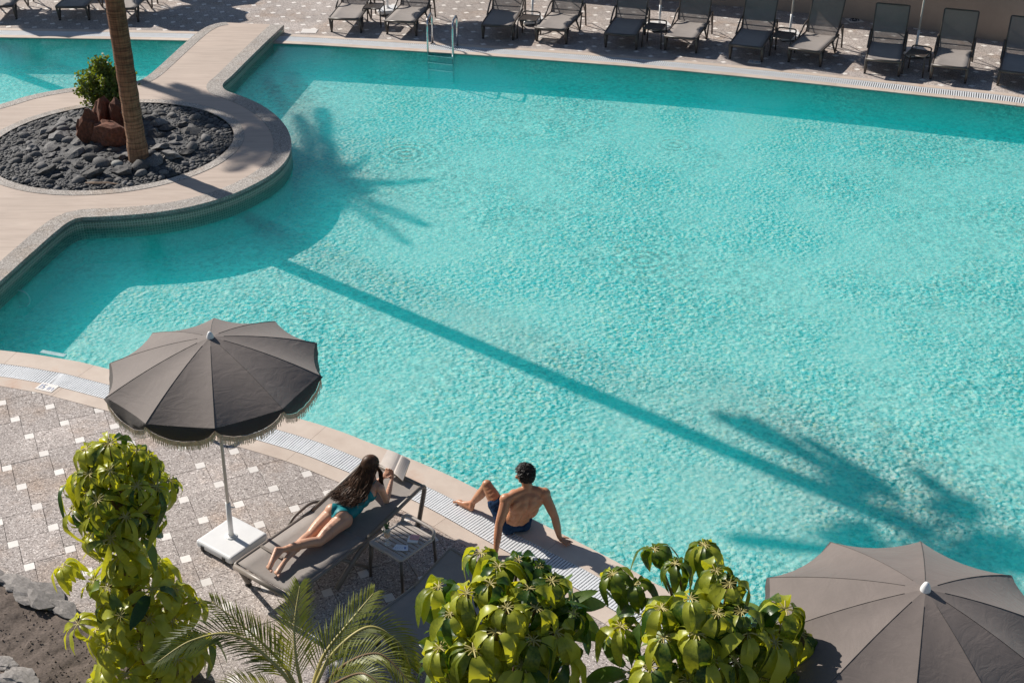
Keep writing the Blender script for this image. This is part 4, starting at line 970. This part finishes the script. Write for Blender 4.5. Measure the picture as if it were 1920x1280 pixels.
# spine furrow and shoulder-blade hollows pressed into the back
for v in bo.data.vertices:
    p = v.co; s = (p-PEL).dot(tr_up)/(NB-PEL).length
    if .05 < s < .98:
        cx = PEL.lerp(NB, s); dx = (p-cx).dot(rt); dy = (p-cx).dot(tr_up.cross(rt))
        if (p-cx).dot(fw) < -.02 and abs(dx) < .2:
            v.co += fw*(.012*math.exp(-(dx/.014)**2)*min(1, (s-.05)*6)*min(1, (.98-s)*6) - .004*math.exp(-((abs(dx)-.045)/.022)**2))
B = Body(); up_ = V(0, 0, .0)
B.ball(PEL-V(0, 0, .012), (.168, .12, .078), rotT); B.ball(PEL-rt*.07-V(0, 0, .03), .096); B.ball(PEL+rt*.07-V(0, 0, .03), .096)
B.limb([HL, HL.lerp(KL, .28), HL.lerp(KL, .50)], [.100, .100, .094]); B.limb([HR, HR.lerp(KR, .3), HR.lerp(KR, .6)], [.102, .1, .096])
so_ = B.build('swim_shorts', M_short, man, .008, 3); so_.matrix_basis = ML
for v in so_.data.vertices: v.co += v.normal*(.007*noise.noise(v.co*17)+.004*noise.noise(v.co*40))
g = MB(); ht = MB()
def hair_cap(g, L, s, fn, r=(.083, .104, .098), cy=-.012, cz=.026):
    vs, fs = I3; keep = [fn(v) for v in vs]
    pts = [L(v.x*r[0], cy+v.y*r[1], cz+v.z*r[2]) for v in vs]
    g.add(pts, [f for f in fs if all(keep[i] for i in f)])
okm = lambda v: (v.z > -.62 and v.y < .1) or (v.z > .25 and v.y < .8) or (v.z > -.15 and v.y < .35)
hair_cap(g, LH, 1, okm)
for _ in range(1500):
    d = Vector((random.gauss(0, 1), random.gauss(0, 1), random.gauss(0, 1))).normalized()
    if not okm(d): continue
    p = LH(d.x*.08, -.012+d.y*.101, .026+d.z*.095); nrm = (p-HC).normalized(); tw = (nrm.cross(V(.3, .2, 1))+Vector((random.gauss(0, .7), random.gauss(0, .7), random.gauss(0, .7)))).normalized(); tan = (tw-nrm*tw.dot(nrm)).normalized()
    L_ = random.uniform(.016, .03)*(1.35 if d.z > .3 else .55); g.tube([p-nrm*.004, p+nrm*L_*.38+tan*L_*.25, p+nrm*L_*.42+tan*L_*.8, p+nrm*L_*.25+tan*L_*1.25], [.004, .0036, .0028, .0008], 3, cap=False)
g.build('hair', M_hair_m, man, smooth=True).matrix_basis = ML

# --- woman lying on the lounger, reading
wom = thing('person', 'woman with long dark wavy hair in a teal swimsuit lying on the lounger reading', 'person', W(640, 985, .35))
ML = Matrix.Translation(-Vector(wom.location)); B = Body()
U = V(.604, .797, 0); NN = V(.797, -.604, 0); Z = V(0, 0, 1)
def LP(al, ac, z): return V(-2.592, 9.345, 0)+U*al+NN*ac+Z*z
HIP = LP(1.035, .375, .45); WST = LP(1.205, .41, .485); CHW = LP(1.345, .435, .575); NBW = LP(1.43, .445, .675); HCW = LP(1.475, .40, .80)
def rotd(d): d = d.normalized(); r_ = NN-d*NN.dot(d); r_.normalize(); return Matrix((r_, d.cross(r_)*-1, d)).transposed()
rp = rotd(WST-HIP); B.ball(HIP, (.148, .098, .12), rp); B.ball(HIP+U*-.035+NN*-.062+Z*.035, (.078, .075, .085)); B.ball(HIP+U*-.035+NN*.062+Z*.035, (.078, .075, .085))
B.ball(HIP.lerp(WST, .6), (.115, .08, .09), rp); B.ball(WST, (.103, .075, .085), rotd(CHW-WST)); B.ball(WST.lerp(CHW, .5), (.11, .08, .085), rotd(CHW-WST)); B.ball(CHW, (.127, .083, .095), rotd(NBW-CHW)); B.ball(CHW.lerp(NBW, .6), (.13, .062, .05), rotd(NBW-CHW))
SRw = LP(1.415, .575, .635); SLw = LP(1.455, .305, .635)
for S in (SRw, SLw): B.ball(S, .045); B.limb([NBW, S.lerp(NBW, .5), S], [.04, .038, .04])
B.limb([NBW-Z*.01, NBW.lerp(HCW, .5), HCW-Z*.04], [.048, .042, .042])
LHW = head(B, HCW, (U*.9+NN*.35-Z*.35), Z+U*.3, .88)
ERw = LP(1.47, .59, .462); WRw = LP(1.625, .53, .60); ELw = LP(1.52, .30, .468); WLw = LP(1.60, .44, .60)
B.limb([SRw, SRw.lerp(ERw, .5), ERw], [.041, .036, .029]); B.limb([ERw, ERw.lerp(WRw, .35), WRw], [.031, .031, .019])
B.limb([SLw, SLw.lerp(ELw, .5), ELw], [.041, .036, .029]); B.limb([ELw, ELw.lerp(WLw, .35), WLw], [.031, .031, .019])
hand(B, WRw, (U*.35-NN*.25+Z*.9), -NN, U, .82, .7, .1); hand(B, WLw, (U*.5+NN*.25+Z*.7), NN, U, .82, .7, .1)
HRw = HIP+NN*.072+U*-.02-Z*.008; HLw = HIP-NN*.072+U*-.02-Z*.008; KRw = LP(.665, .455, .405); KLw = LP(.69, .315, .40); HEr = LP(.285, .285, .475); ARw = LP(.325, .315, .455)
B.limb([HRw, HRw.lerp(KRw, .45)+Z*.012, KRw], [.092, .076, .052]); B.limb([HLw, HLw.lerp(KLw, .45)+Z*.012, KLw], [.092, .076, .052])
B.limb([KRw, KRw.lerp(ARw, .35)+Z*.014, ARw], [.050, .050, .028]); ALw = LP(.335, .375, .395)
B.limb([KLw, KLw.lerp(ALw, .35)+Z*.012, ALw], [.050, .050, .028])
foot(B, ARw, HEr, LP(.075, .375, .38), .86); foot(B, ALw, LP(.275, .40, .405), LP(.085, .46, .372), .86)
bw = B.build('body', M_skin_w, wom, .0062, 5); bw.matrix_basis = ML
# swimsuit: the body's own surface over the trunk, lifted a few millimetres
me = bw.data; keep = []
def in_suit(p):
    a = (p-LP(0, 0, 0)).dot(U); c = (p-LP(0, 0, 0)).dot(NN)-.40
    if (p-HCW).length < .15: return False
    if a < 1.33 and a > .90:
        lim = .925+ 1.35*max(0, abs(c-(-.015))-.02) - .0 if p.z > .40 else .96
        return a > min(lim, 1.07) and abs(c) < .19
    if 1.33 <= a < 1.44: return p.z < .58+.0 and abs(c-.03) < .13
    return False
g = MB(); idx = {}
for f in me.polygons:
    if in_suit(f.center):
        for vi in f.vertices:
            if vi not in idx: idx[vi] = len(g.v); v = me.vertices[vi]; g.v.append(tuple(v.co+v.normal*.0045))
        g.f.append(tuple(idx[vi] for vi in f.vertices)); g.m.append(0)
for sx in (-1, 1): g.tube(spline([LP(1.30, .42+sx*.075, .62), LP(1.36, .435+sx*.07, .665), LP(1.43, .44+sx*.07, .70)], 6), .006, 6)
o = g.build('swimsuit', M_suit, wom, smooth=True); o.matrix_basis = ML; m = o.modifiers.new('s', 'SMOOTH'); m.iterations = 8
# hair
g = MB(); okw = lambda v: v.y < .25 or (v.z > .35 and v.y < .85)
hair_cap(g, LHW, .88, okw, (.090, .108, .104))
random.seed(11)
for i in range(950):
    d = Vector((random.gauss(0, 1), random.gauss(-.35, 1), random.gauss(.2, 1))).normalized()
    if not okw(d): continue
    root = LHW(d.x*.088, -.012+d.y*.106, .026+d.z*.102); f = random.random()
    side = max(-1, min(1, (root-HCW).dot(NN)/.075+random.gauss(0, .15)))
    p1 = LP(1.40+random.uniform(-.02, .02), .40+side*.10, .80-.05*abs(side)); p1 = p1.lerp(root, .25)
    p2 = LP(1.30, .385+side*.125+random.gauss(0, .012), .70-.05*abs(side)+random.uniform(-.02, .015)); e = random.uniform(.0, 1)
    p3 = LP(1.21, .37+side*.13+random.gauss(0, .02), .615-.03*abs(side)+random.uniform(-.012, .02)); p4 = LP(1.13-.08*e, .355+side*.115+random.gauss(0, .034), .57+random.uniform(-.01, .02))
    path = spline([root, p1, p2, p3, p4], 5); ph = random.uniform(0, 6.28); n = len(path)
    path = [p+NN*.016*math.sin(ph+k*.62)*(k/n)+Z*.007*math.cos(ph+k*.75)*(k/n) for k, p in enumerate(path)]
    cut = n if random.random() < .7 else int(n*random.uniform(.75, .95)); path = path[:cut]
    g.tube(path, [.0032+.0022*math.sin(math.pi*k/cut)-(.0026*(k/cut)**3) for k in range(cut)], 3, cap=False)
for i in range(40):
    s0 = random.uniform(-.02, .02); ph = random.uniform(0, 6); path = spline([LHW(.08, .02+s0, .02), LP(1.50, .50+s0, .76), LP(1.475, .53+s0, .67), LP(1.46, .55+s0*1.3, .58+random.uniform(-.03, .05))], 5)
    path = [p+NN*.01*math.sin(ph+k*.8) for k, p in enumerate(path)]; g.tube(path, [.006-.0045*k/len(path) for k in range(len(path))], 4, cap=False)
g.build('hair', M_hair_w, wom, smooth=True).matrix_basis = ML
# book
M_paper = simple('book_paper', (.66, .60, .55), .8, var=.06, scale=20); M_edge = simple('book_page_edges', (.50, .38, .26), .85, var=.15, scale=90)
M_print = simple('printed_lines', (.40, .37, .35), .8)
bk = thing('book', 'open thick paperback held up by the woman at the head of the lounger', 'book', W(745, 880, .6))
MB_ = Matrix.Translation(-Vector(bk.location))
bs, ts = W(737, 886, .575), W(752, 853, .66); upb = ts-bs
rb, rtop = W(755, 901, .545), W(769, 863, .625); lb2, ltop = W(712, 870, .595), W(727, 842, .675)
def page(a, b, c, d, th, name, out_edge):
    """a bottom spine, b bottom outer, c top outer, d top spine"""
    n = (b-a).cross(d-a).normalized(); n = n if n.dot(V(0, 0, CH)-a) > 0 else -n; g = MB(); k = 6; top = []
    for i in range(k+1):
        f = i/k; bl = n*(.018*math.sin(math.pi*f**.7)*.6)
        top.append((a.lerp(b, f)+bl, d.lerp(c, f)+bl))
    for p, q_ in top: g.v += [tuple(p), tuple(q_), tuple(p-n*th), tuple(q_-n*th)]
    for i in range(k): s = i*4; g.f += [(s, s+4, s+5, s+1), (s+2, s+3, s+7, s+6)]; g.m += [0, 0]; g.f += [(s, s+2, s+6, s+4), (s+1, s+5, s+7, s+3)]; g.m += [1, 1]
    s = k*4; g.f += [(s, s+2, s+3, s+1), (0, 1, 3, 2)]; g.m += [1, 1]
    o = g.build(name, [M_paper, M_edge], bk); o.matrix_basis = MB_; return n
n1 = page(bs, rb, rtop, ts, .02, 'page_block', 0); n2 = page(bs, lb2, ltop, ts, .012, 'page_block', 0)
g = MB()
for i in range(14):
    f = .08+.84*i/13
    for (a, b, c, d, n) in ((bs, rb, rtop, ts, n1),):
        p0 = a.lerp(d, f).lerp(b.lerp(c, f), .14)+n*.0125; p1 = a.lerp(d, f).lerp(b.lerp(c, f), .86)+n*.0075; w_ = (d-a).normalized()*.0016
        m_ = p0.lerp(p1, .45)+n*.003
        g.add([p0-w_, m_-w_, p1-w_, p1+w_, m_+w_, p0+w_], [(0, 1, 4, 5), (1, 2, 3, 4)])
g.build('text_lines', M_print, bk, kind='stuff').matrix_basis = MB_

# ------------------------------------------------------------------ umbrella trees
def leaflet_mesh(i, mats, Lp=.32, droop=1.0, wid=.17):
    """petiolule and drooping blade along +x, unit length"""
    rs = random.Random(i); g = MB(); n = 8
    g.tube([(0, 0, 0), (Lp*.5, 0, .02), (Lp, 0, .0)], .014, 4, 1, cap=False)
    a0 = R(2); x, z = Lp, 0; ang = a0; L = 1-Lp*.3; tw = rs.uniform(-.25, .25); wav = rs.uniform(0, 6)
    for k in range(n+1):
        t = k/n; w = wid*math.sin(math.pi*min(1, t*.9+.07))**.75*(1-.25*t) if k < n else .004
        fold = .35*w; ww = .02*math.sin(wav+t*14)
        c, s_ = math.cos(tw*t), math.sin(tw*t)
        for yy, zz in ((-w, fold+ww), (0, 0), (w, fold-ww)): g.v.append((x, yy*c-zz*s_, z+yy*s_+zz*c))
        ang -= droop*(2.9 if t < .38 else .45)/n; x += math.cos(ang)*L/n; z += math.sin(ang)*L/n
    b = len(g.v)-3*(n+1)
    for k in range(n):
        for j in (0, 1): g.f.append((b+k*3+j, b+k*3+j+1, b+k*3+j+4, b+k*3+j+3)); g.m.append(0)
    return g.mesh('leaf', mats, True)
LM3 = [leaflet_mesh(40+i, [M_leaf, M_petiole], .16, .95+.16*(i % 4), .085+.01*(i % 3)) for i in range(8)]
LM = [leaflet_mesh(i, [M_leaf, M_petiole], .17, .95+.13*(i % 4), .15+.014*(i % 3)) for i in range(8)]
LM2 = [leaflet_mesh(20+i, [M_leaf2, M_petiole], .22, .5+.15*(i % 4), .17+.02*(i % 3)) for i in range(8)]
def rosette(lst, c, size, axis, n=None, meshes=LM, tilt=.15):
    n = n or random.randint(10, 12); q_ = axis.normalized().to_track_quat('Z', 'Y').to_matrix().to_4x4(); ph = random.uniform(0, 6.28)
    for i in range(n):
        a = ph+2*math.pi*i/n+random.gauss(0, .12); s = size*1.13*random.uniform(.8, 1.1)
        m = Matrix.Translation(c) @ q_ @ Matrix.Rotation(a, 4, 'Z') @ Matrix.Rotation(random.gauss(-.12, tilt), 4, 'Y') @ Matrix.Rotation(random.gauss(0, .22), 4, 'X') @ Matrix.Diagonal((s, s, s, 1))
        lst.append((m, random.choice(meshes)))
def umbrella_tree(label, base, stems, ros, inner, meshes=LM, matstem=M_stem):
    t = thing('umbrella_tree', label, 'plant', base); inv = Matrix.Translation(-Vector(base))
    lst = []
    for e_ in ros: rosette(lst, *e_[:3], meshes=e_[3] if len(e_) > 3 else meshes)
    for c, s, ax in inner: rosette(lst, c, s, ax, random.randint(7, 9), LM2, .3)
    cp = Vector((0, 0, CH)); lst.sort(key=lambda a: (a[0].translation-cp).length/a[0].to_scale().x)
    g = MB()
    for i, (m, me) in enumerate(lst):
        if i < 300: link('leaf', me, t, mw=inv @ m)
        else:
            mm = inv @ m; b = len(g.v); g.v += [tuple(mm @ v.co) for v in me.vertices]
            for f in me.polygons: g.f.append(tuple(x+b for x in f.vertices)); g.m.append(f.material_index)
    if g.f: g.build('leaf_mass', [meshes[0].materials[0], M_petiole], t, smooth=True, kind='stuff')
    for path, r in stems:
        g = MB(); P = spline([Vector(p)-Vector(base) for p in path], 6); g.tube(P, [r*(1-.5*k/len(P)) for k in range(len(P))], 8); g.build('stem', matstem, t, smooth=True)
    return t
def on_ray(px, py, dist):
    p = W(px, py, 0); o_ = Vector((0, 0, CH)); d = (p-o_).normalized(); return o_+d*dist
def crown(pxs, cpx, cpy, cd, depth, size, base_z=None):
    """rosettes on the camera-facing half of a leafy dome"""
    C_ = on_ray(cpx, cpy, cd); ros = []
    for e in pxs:
        a, b = e[0], e[1]; s = e[2] if len(e) > 2 else size
        rr = math.hypot((a-cpx)/160, (b-cpy)/150); p = on_ray(a, b, cd-depth*math.sqrt(max(0, 1-min(1, rr)**2))+e[3] if len(e) > 3 else cd-depth*math.sqrt(max(0, 1-min(1, rr)**2)))
        ax = (p-C_); ax.z = abs(ax.z)*.3; ros.append((p, s, Vector((ax.x*.4, ax.y*.3, .7))))
    return C_, ros
random.seed(21)
# middle tree
px_mid = [(902, 1037, .25), (935, 1062, .25), (972, 1050, .2), (822, 1100, .26), (875, 1112, .30), (992, 1103, .22), (950, 1140, .27), (1035, 1090, .26), (1042, 1185, .31), (888, 1218, .33), (825, 1215, .27), (978, 1248, .33), (1010, 1062, .2), (1075, 1150, .24), (845, 1150, .25), (920, 1095, .24), (1005, 1140, .24), (1060, 1230, .3), (930, 1185, .28), (845, 1275, .3), (1065, 1290, .3), (1000, 1200, .28), (900, 1290, .3), (965, 1310, .3)]
Cm, ros = crown(px_mid, 940, 1190, 8.55, .55, .28)
bm_ = (Cm.x, Cm.y+.05, 0)
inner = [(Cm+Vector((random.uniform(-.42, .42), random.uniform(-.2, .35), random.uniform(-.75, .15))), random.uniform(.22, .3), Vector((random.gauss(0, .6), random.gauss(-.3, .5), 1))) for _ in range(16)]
umbrella_tree('umbrella tree with drooping leaf whorls at the bottom centre, in front of the seated man', bm_, [([bm_, (Cm.x-.05, Cm.y, 1.0), Cm-Vector((0, 0, .1))], .045)]+[([Cm-Vector((0, 0, .9)), Cm.lerp(r_[0], .5)-Vector((0, 0, .25)), r_[0]], .014) for r_ in ros[::2]], ros, inner)
# right tree
px_r = [(1227, 1030, .2), (1320, 1022, .23), (1266, 1057, .21), (1150, 1077, .22), (1190, 1096, .23), (1342, 1070, .24), (1368, 1095, .27), (1295, 1122, .27), (1390, 1147, .24), (1472, 1142, .29), (1165, 1175, .29), (1307, 1187, .31), (1402, 1187, .29), (1452, 1205, .31), (1330, 1235, .3), (1220, 1250, .29), (1430, 1268, .3), (1500, 1255, .28), (1240, 1140, .24), (1245, 1195, .25), (1380, 1240, .28), (1290, 1275, .3), (1360, 1300, .3), (1500, 1190, .26), (1180, 1300, .26), (1345, 1150, .26)]
Cr, ros = crown(px_r, 1330, 1180, 8.5, .5, .27)
br_ = (Cr.x, Cr.y+.05, 0)
inner = [(Cr+Vector((random.uniform(-.5, .5), random.uniform(-.2, .35), random.uniform(-.7, .1))), random.uniform(.22, .3), Vector((random.gauss(0, .6), random.gauss(-.3, .5), 1))) for _ in range(17)]
umbrella_tree('bright sunlit umbrella tree left of the right-hand parasol', br_, [([br_, (Cr.x+.05, Cr.y, 1.0), Cr-Vector((0, 0, .1))], .045)]+[([Cr-Vector((0, 0, .9)), Cr.lerp(r_[0], .5)-Vector((0, 0, .25)), r_[0]], .014) for r_ in ros[::2]], ros, inner)
# left column tree: two tiers
bl_ = tuple(W(290, 1300, 0)); bl_ = (bl_[0], bl_[1], 0.0); top_l = W(232, 832, 2.25)
def ax_at(z): return Vector((bl_[0]+.02*math.sin(z*3), bl_[1], z))
MIX = LM[:4]+LM2+LM3[:6]
ros = []
for z0, z1, n, r0, sz in ((1.5, 1.9, 7, .22, .24), (1.9, 2.52, 24, .36, .31), (.25, 1.42, 44, .42, .25)):
    for i in range(n):
        f = (i+.5)/n; z = z0+(z1-z0)*f; a = i*2.39996; rad = r0*math.sqrt(max(.05, 1-((f-.45)/.62)**2))*random.uniform(.6, 1.25)
        d = Vector((math.cos(a), math.sin(a), 0)); ros.append((ax_at(z)+d*rad, sz*random.uniform(.8, 1.15), d*.6+Vector((0, 0, .9)), LM3 if z0 > 1.5 else MIX))
ros += [(W(118, 1062, 1.35), .24, Vector((-.5, 0, 1))), (W(372, 1130, 1.0), .2, Vector((.5, 0, 1))), (W(135, 905, 2.1), .3, Vector((-.5, 0, 1)), LM3), (W(318, 900, 2.1), .3, Vector((.5, 0, 1)), LM3), (ax_at(2.6), .3, Vector((0, -.2, 1)), LM3), (ax_at(2.55)+Vector((-.18, 0, 0)), .24, Vector((-.4, 0, 1))), (ax_at(2.52)+Vector((.18, .02, 0)), .24, Vector((.4, 0, 1)))]
LT = umbrella_tree('tall two-tiered umbrella tree with a bare stretch of stem on the left', bl_, [([bl_, ax_at(.8), ax_at(1.6), ax_at(2.55)], .075)]+[([ax_at(r_[0].z-.15), ax_at(r_[0].z).lerp(r_[0], .6)-Vector((0, 0, .04)), r_[0]], .010) for r_ in ros[::2]], ros, [])

# ------------------------------------------------------------------ feathery palm at the bottom
random.seed(31)
pb = on_ray(572, 1300, 8.75); t = thing('areca_palm', 'young feather palm with arching fronds in front of the lounger', 'palm', (pb.x, pb.y, 0))
inv = -Vector((pb.x, pb.y, 0))
fr = [([(572, 1310), (556, 1240), (552, 1170), (562, 1098)], 0, 1.0), ([(566, 1310), (530, 1245), (470, 1185), (398, 1128)], .05, .9), ([(562, 1310), (520, 1250), (440, 1190), (360, 1200), (296, 1240)], -.15, .9), ([(580, 1310), (606, 1230), (660, 1160), (700, 1112)], .1, .9),
      ([(582, 1310), (620, 1230), (690, 1175), (748, 1205), (770, 1250)], -.1, .9), ([(590, 1312), (640, 1250), (710, 1225), (765, 1275)], -.25, .8), ([(590, 1315), (630, 1280), (680, 1262), (720, 1290)], -.3, .7), ([(548, 1318), (510, 1300), (450, 1285), (400, 1310)], -.35, .7)]
for pts, dd, ll in fr:
    n = len(pts); P = [on_ray(a, b, 8.75+dd*i/(n-1)-.05*math.sin(i)) for i, (a, b) in enumerate(pts)]
    P = spline(P, 14); P = [p+inv for p in P]; m = len(P)
    f_ = thing('frond', '', '') if False else link('frond', None, t)
    g = MB(); g.tube(P, [.016*(1-.85*k/m) for k in range(m)], 6); g.build('rachis', M_petiole if ll > .85 else M_stem, f_, smooth=True)
    g = MB()
    for k in range(int(m*.22), m):
        u_ = k/m; p = P[k]; tg = (P[min(k+1, m-1)]-P[k-1]).normalized(); sd = tg.cross(Vector((0, -.35, 1))).normalized(); up = sd.cross(tg)
        for s_ in (-1, 1):
            for rep in (0,):
                q0 = p.lerp(P[min(k+1, m-1)], rep); L = .27*ll*math.sin(math.pi*min(.97, .28+u_*.62))*random.uniform(.85, 1.1); d = (sd*s_*.8+tg*(.75+.5*u_)+up*.18+Vector((random.gauss(0, .05), random.gauss(0, .05), 0))).normalized()
                w_ = d.cross(up).normalized()*.0052; q1 = q0+d*L*.55; q2 = q0+d*L-Vector((0, 0, .16*L))
                g.add([q0-w_*.4, q0+w_*.4, q1+w_, q1-w_, q2], [(0, 1, 2, 3), (3, 2, 4)])
    g.build('leaflets', M_areca, f_, kind='stuff')
g = MB(); g.tube([(0, 0, 0), (0, 0, pb.z-.1), P[0]], [.06, .05, .03], 8); g.build('stem', M_stem, t)

# ------------------------------------------------------------------ soil bed with border stones
sb = [W(-260, 1010), W(-60, 1065), W(8, 1092), W(60, 1128), W(105, 1148), W(150, 1165), W(230, 1200), W(320, 1235), W(400, 1275), W(520, 1400), W(300, 1560), W(-300, 1560)]
bm = bmesh.new(); vs = [bm.verts.new((p.x, p.y, .03)) for p in sb]; bm.faces.new(vs)
bmesh.ops.triangulate(bm, faces=bm.faces)
for _ in range(6): bmesh.ops.subdivide_edges(bm, edges=[e for e in bm.edges if e.calc_length() > .06], cuts=1, use_grid_fill=True); bmesh.ops.triangulate(bm, faces=bm.faces)
for v in bm.verts:
    v.co.z += .035*noise.noise(v.co*2.2)+.018*noise.noise(v.co*7)+.008*noise.noise(v.co*22)
    if v.is_boundary: v.co.z = -.01
me = bpy.data.meshes.new('soil'); bm.to_mesh(me); bm.free()
me.materials.append(simple('dark_volcanic_soil', (.125, .098, .082), .95, var=.4, scale=45, kind='pos', bscale=110, bstr=1)); me.polygons.foreach_set('use_smooth', [True]*len(me.polygons)); link('soil_bed', me, kind='structure')
bl_lab = [((28, 1092), .19, 'grey border stone at the upper left corner of the soil bed'), ((78, 1116), .24, 'large flat grey border stone of the soil bed'), ((122, 1142), .17, 'grey border stone next to the umbrella tree stem'), ((8, 1242), .12, 'small grey stone on the soil at the left edge'), ((38, 1272), .18, 'flat grey stone at the bottom left corner'), ((200, 1178), .2, 'border stone hidden behind the umbrella tree'), ((-30, 1078), .2, 'border stone cut off by the left edge')]
for i, ((a, b), r_, lb) in enumerate(bl_lab):
    p = W(a, b, .04); tag(link('border_stone', rock_mesh('border_stone', 40+i, M_flat, 3, .6, .45, 1), loc=p, rot=(random.uniform(-.1, .1), random.uniform(-.1, .1), R(-35)), scale=(r_*1.15, r_*.75, r_*.55)), lb, 'stone')
g = MB()
for _ in range(420):
    a, b = random.uniform(-20, 340), random.uniform(1100, 1300)
    if b < 1100+.48*a-8: continue
    p = W(a, b, .045); r_ = random.uniform(.004, .010); g.add([v*r_+p for v in IV], IF)
tag(g.build('soil_clods', simple('soil_clod', (.13, .10, .085), .95), kind='stuff'), 'loose crumbs of dark volcanic soil in the planting bed', 'soil')
# a few small sprigs at the foot of the tree
lst = []
for a, b in ((190, 1262), (205, 1280), (175, 1275)): rosette(lst, W(a, b, .2), .17, Vector((0, 0, 1)), 8, LM)
p0 = W(190, 1270, 0); t = thing('seedling', 'pale green young shoots at the foot of the left umbrella tree', 'plant', p0)
for m, me in lst: link('leaf', me, t, mw=Matrix.Translation(-Vector(p0)) @ m)
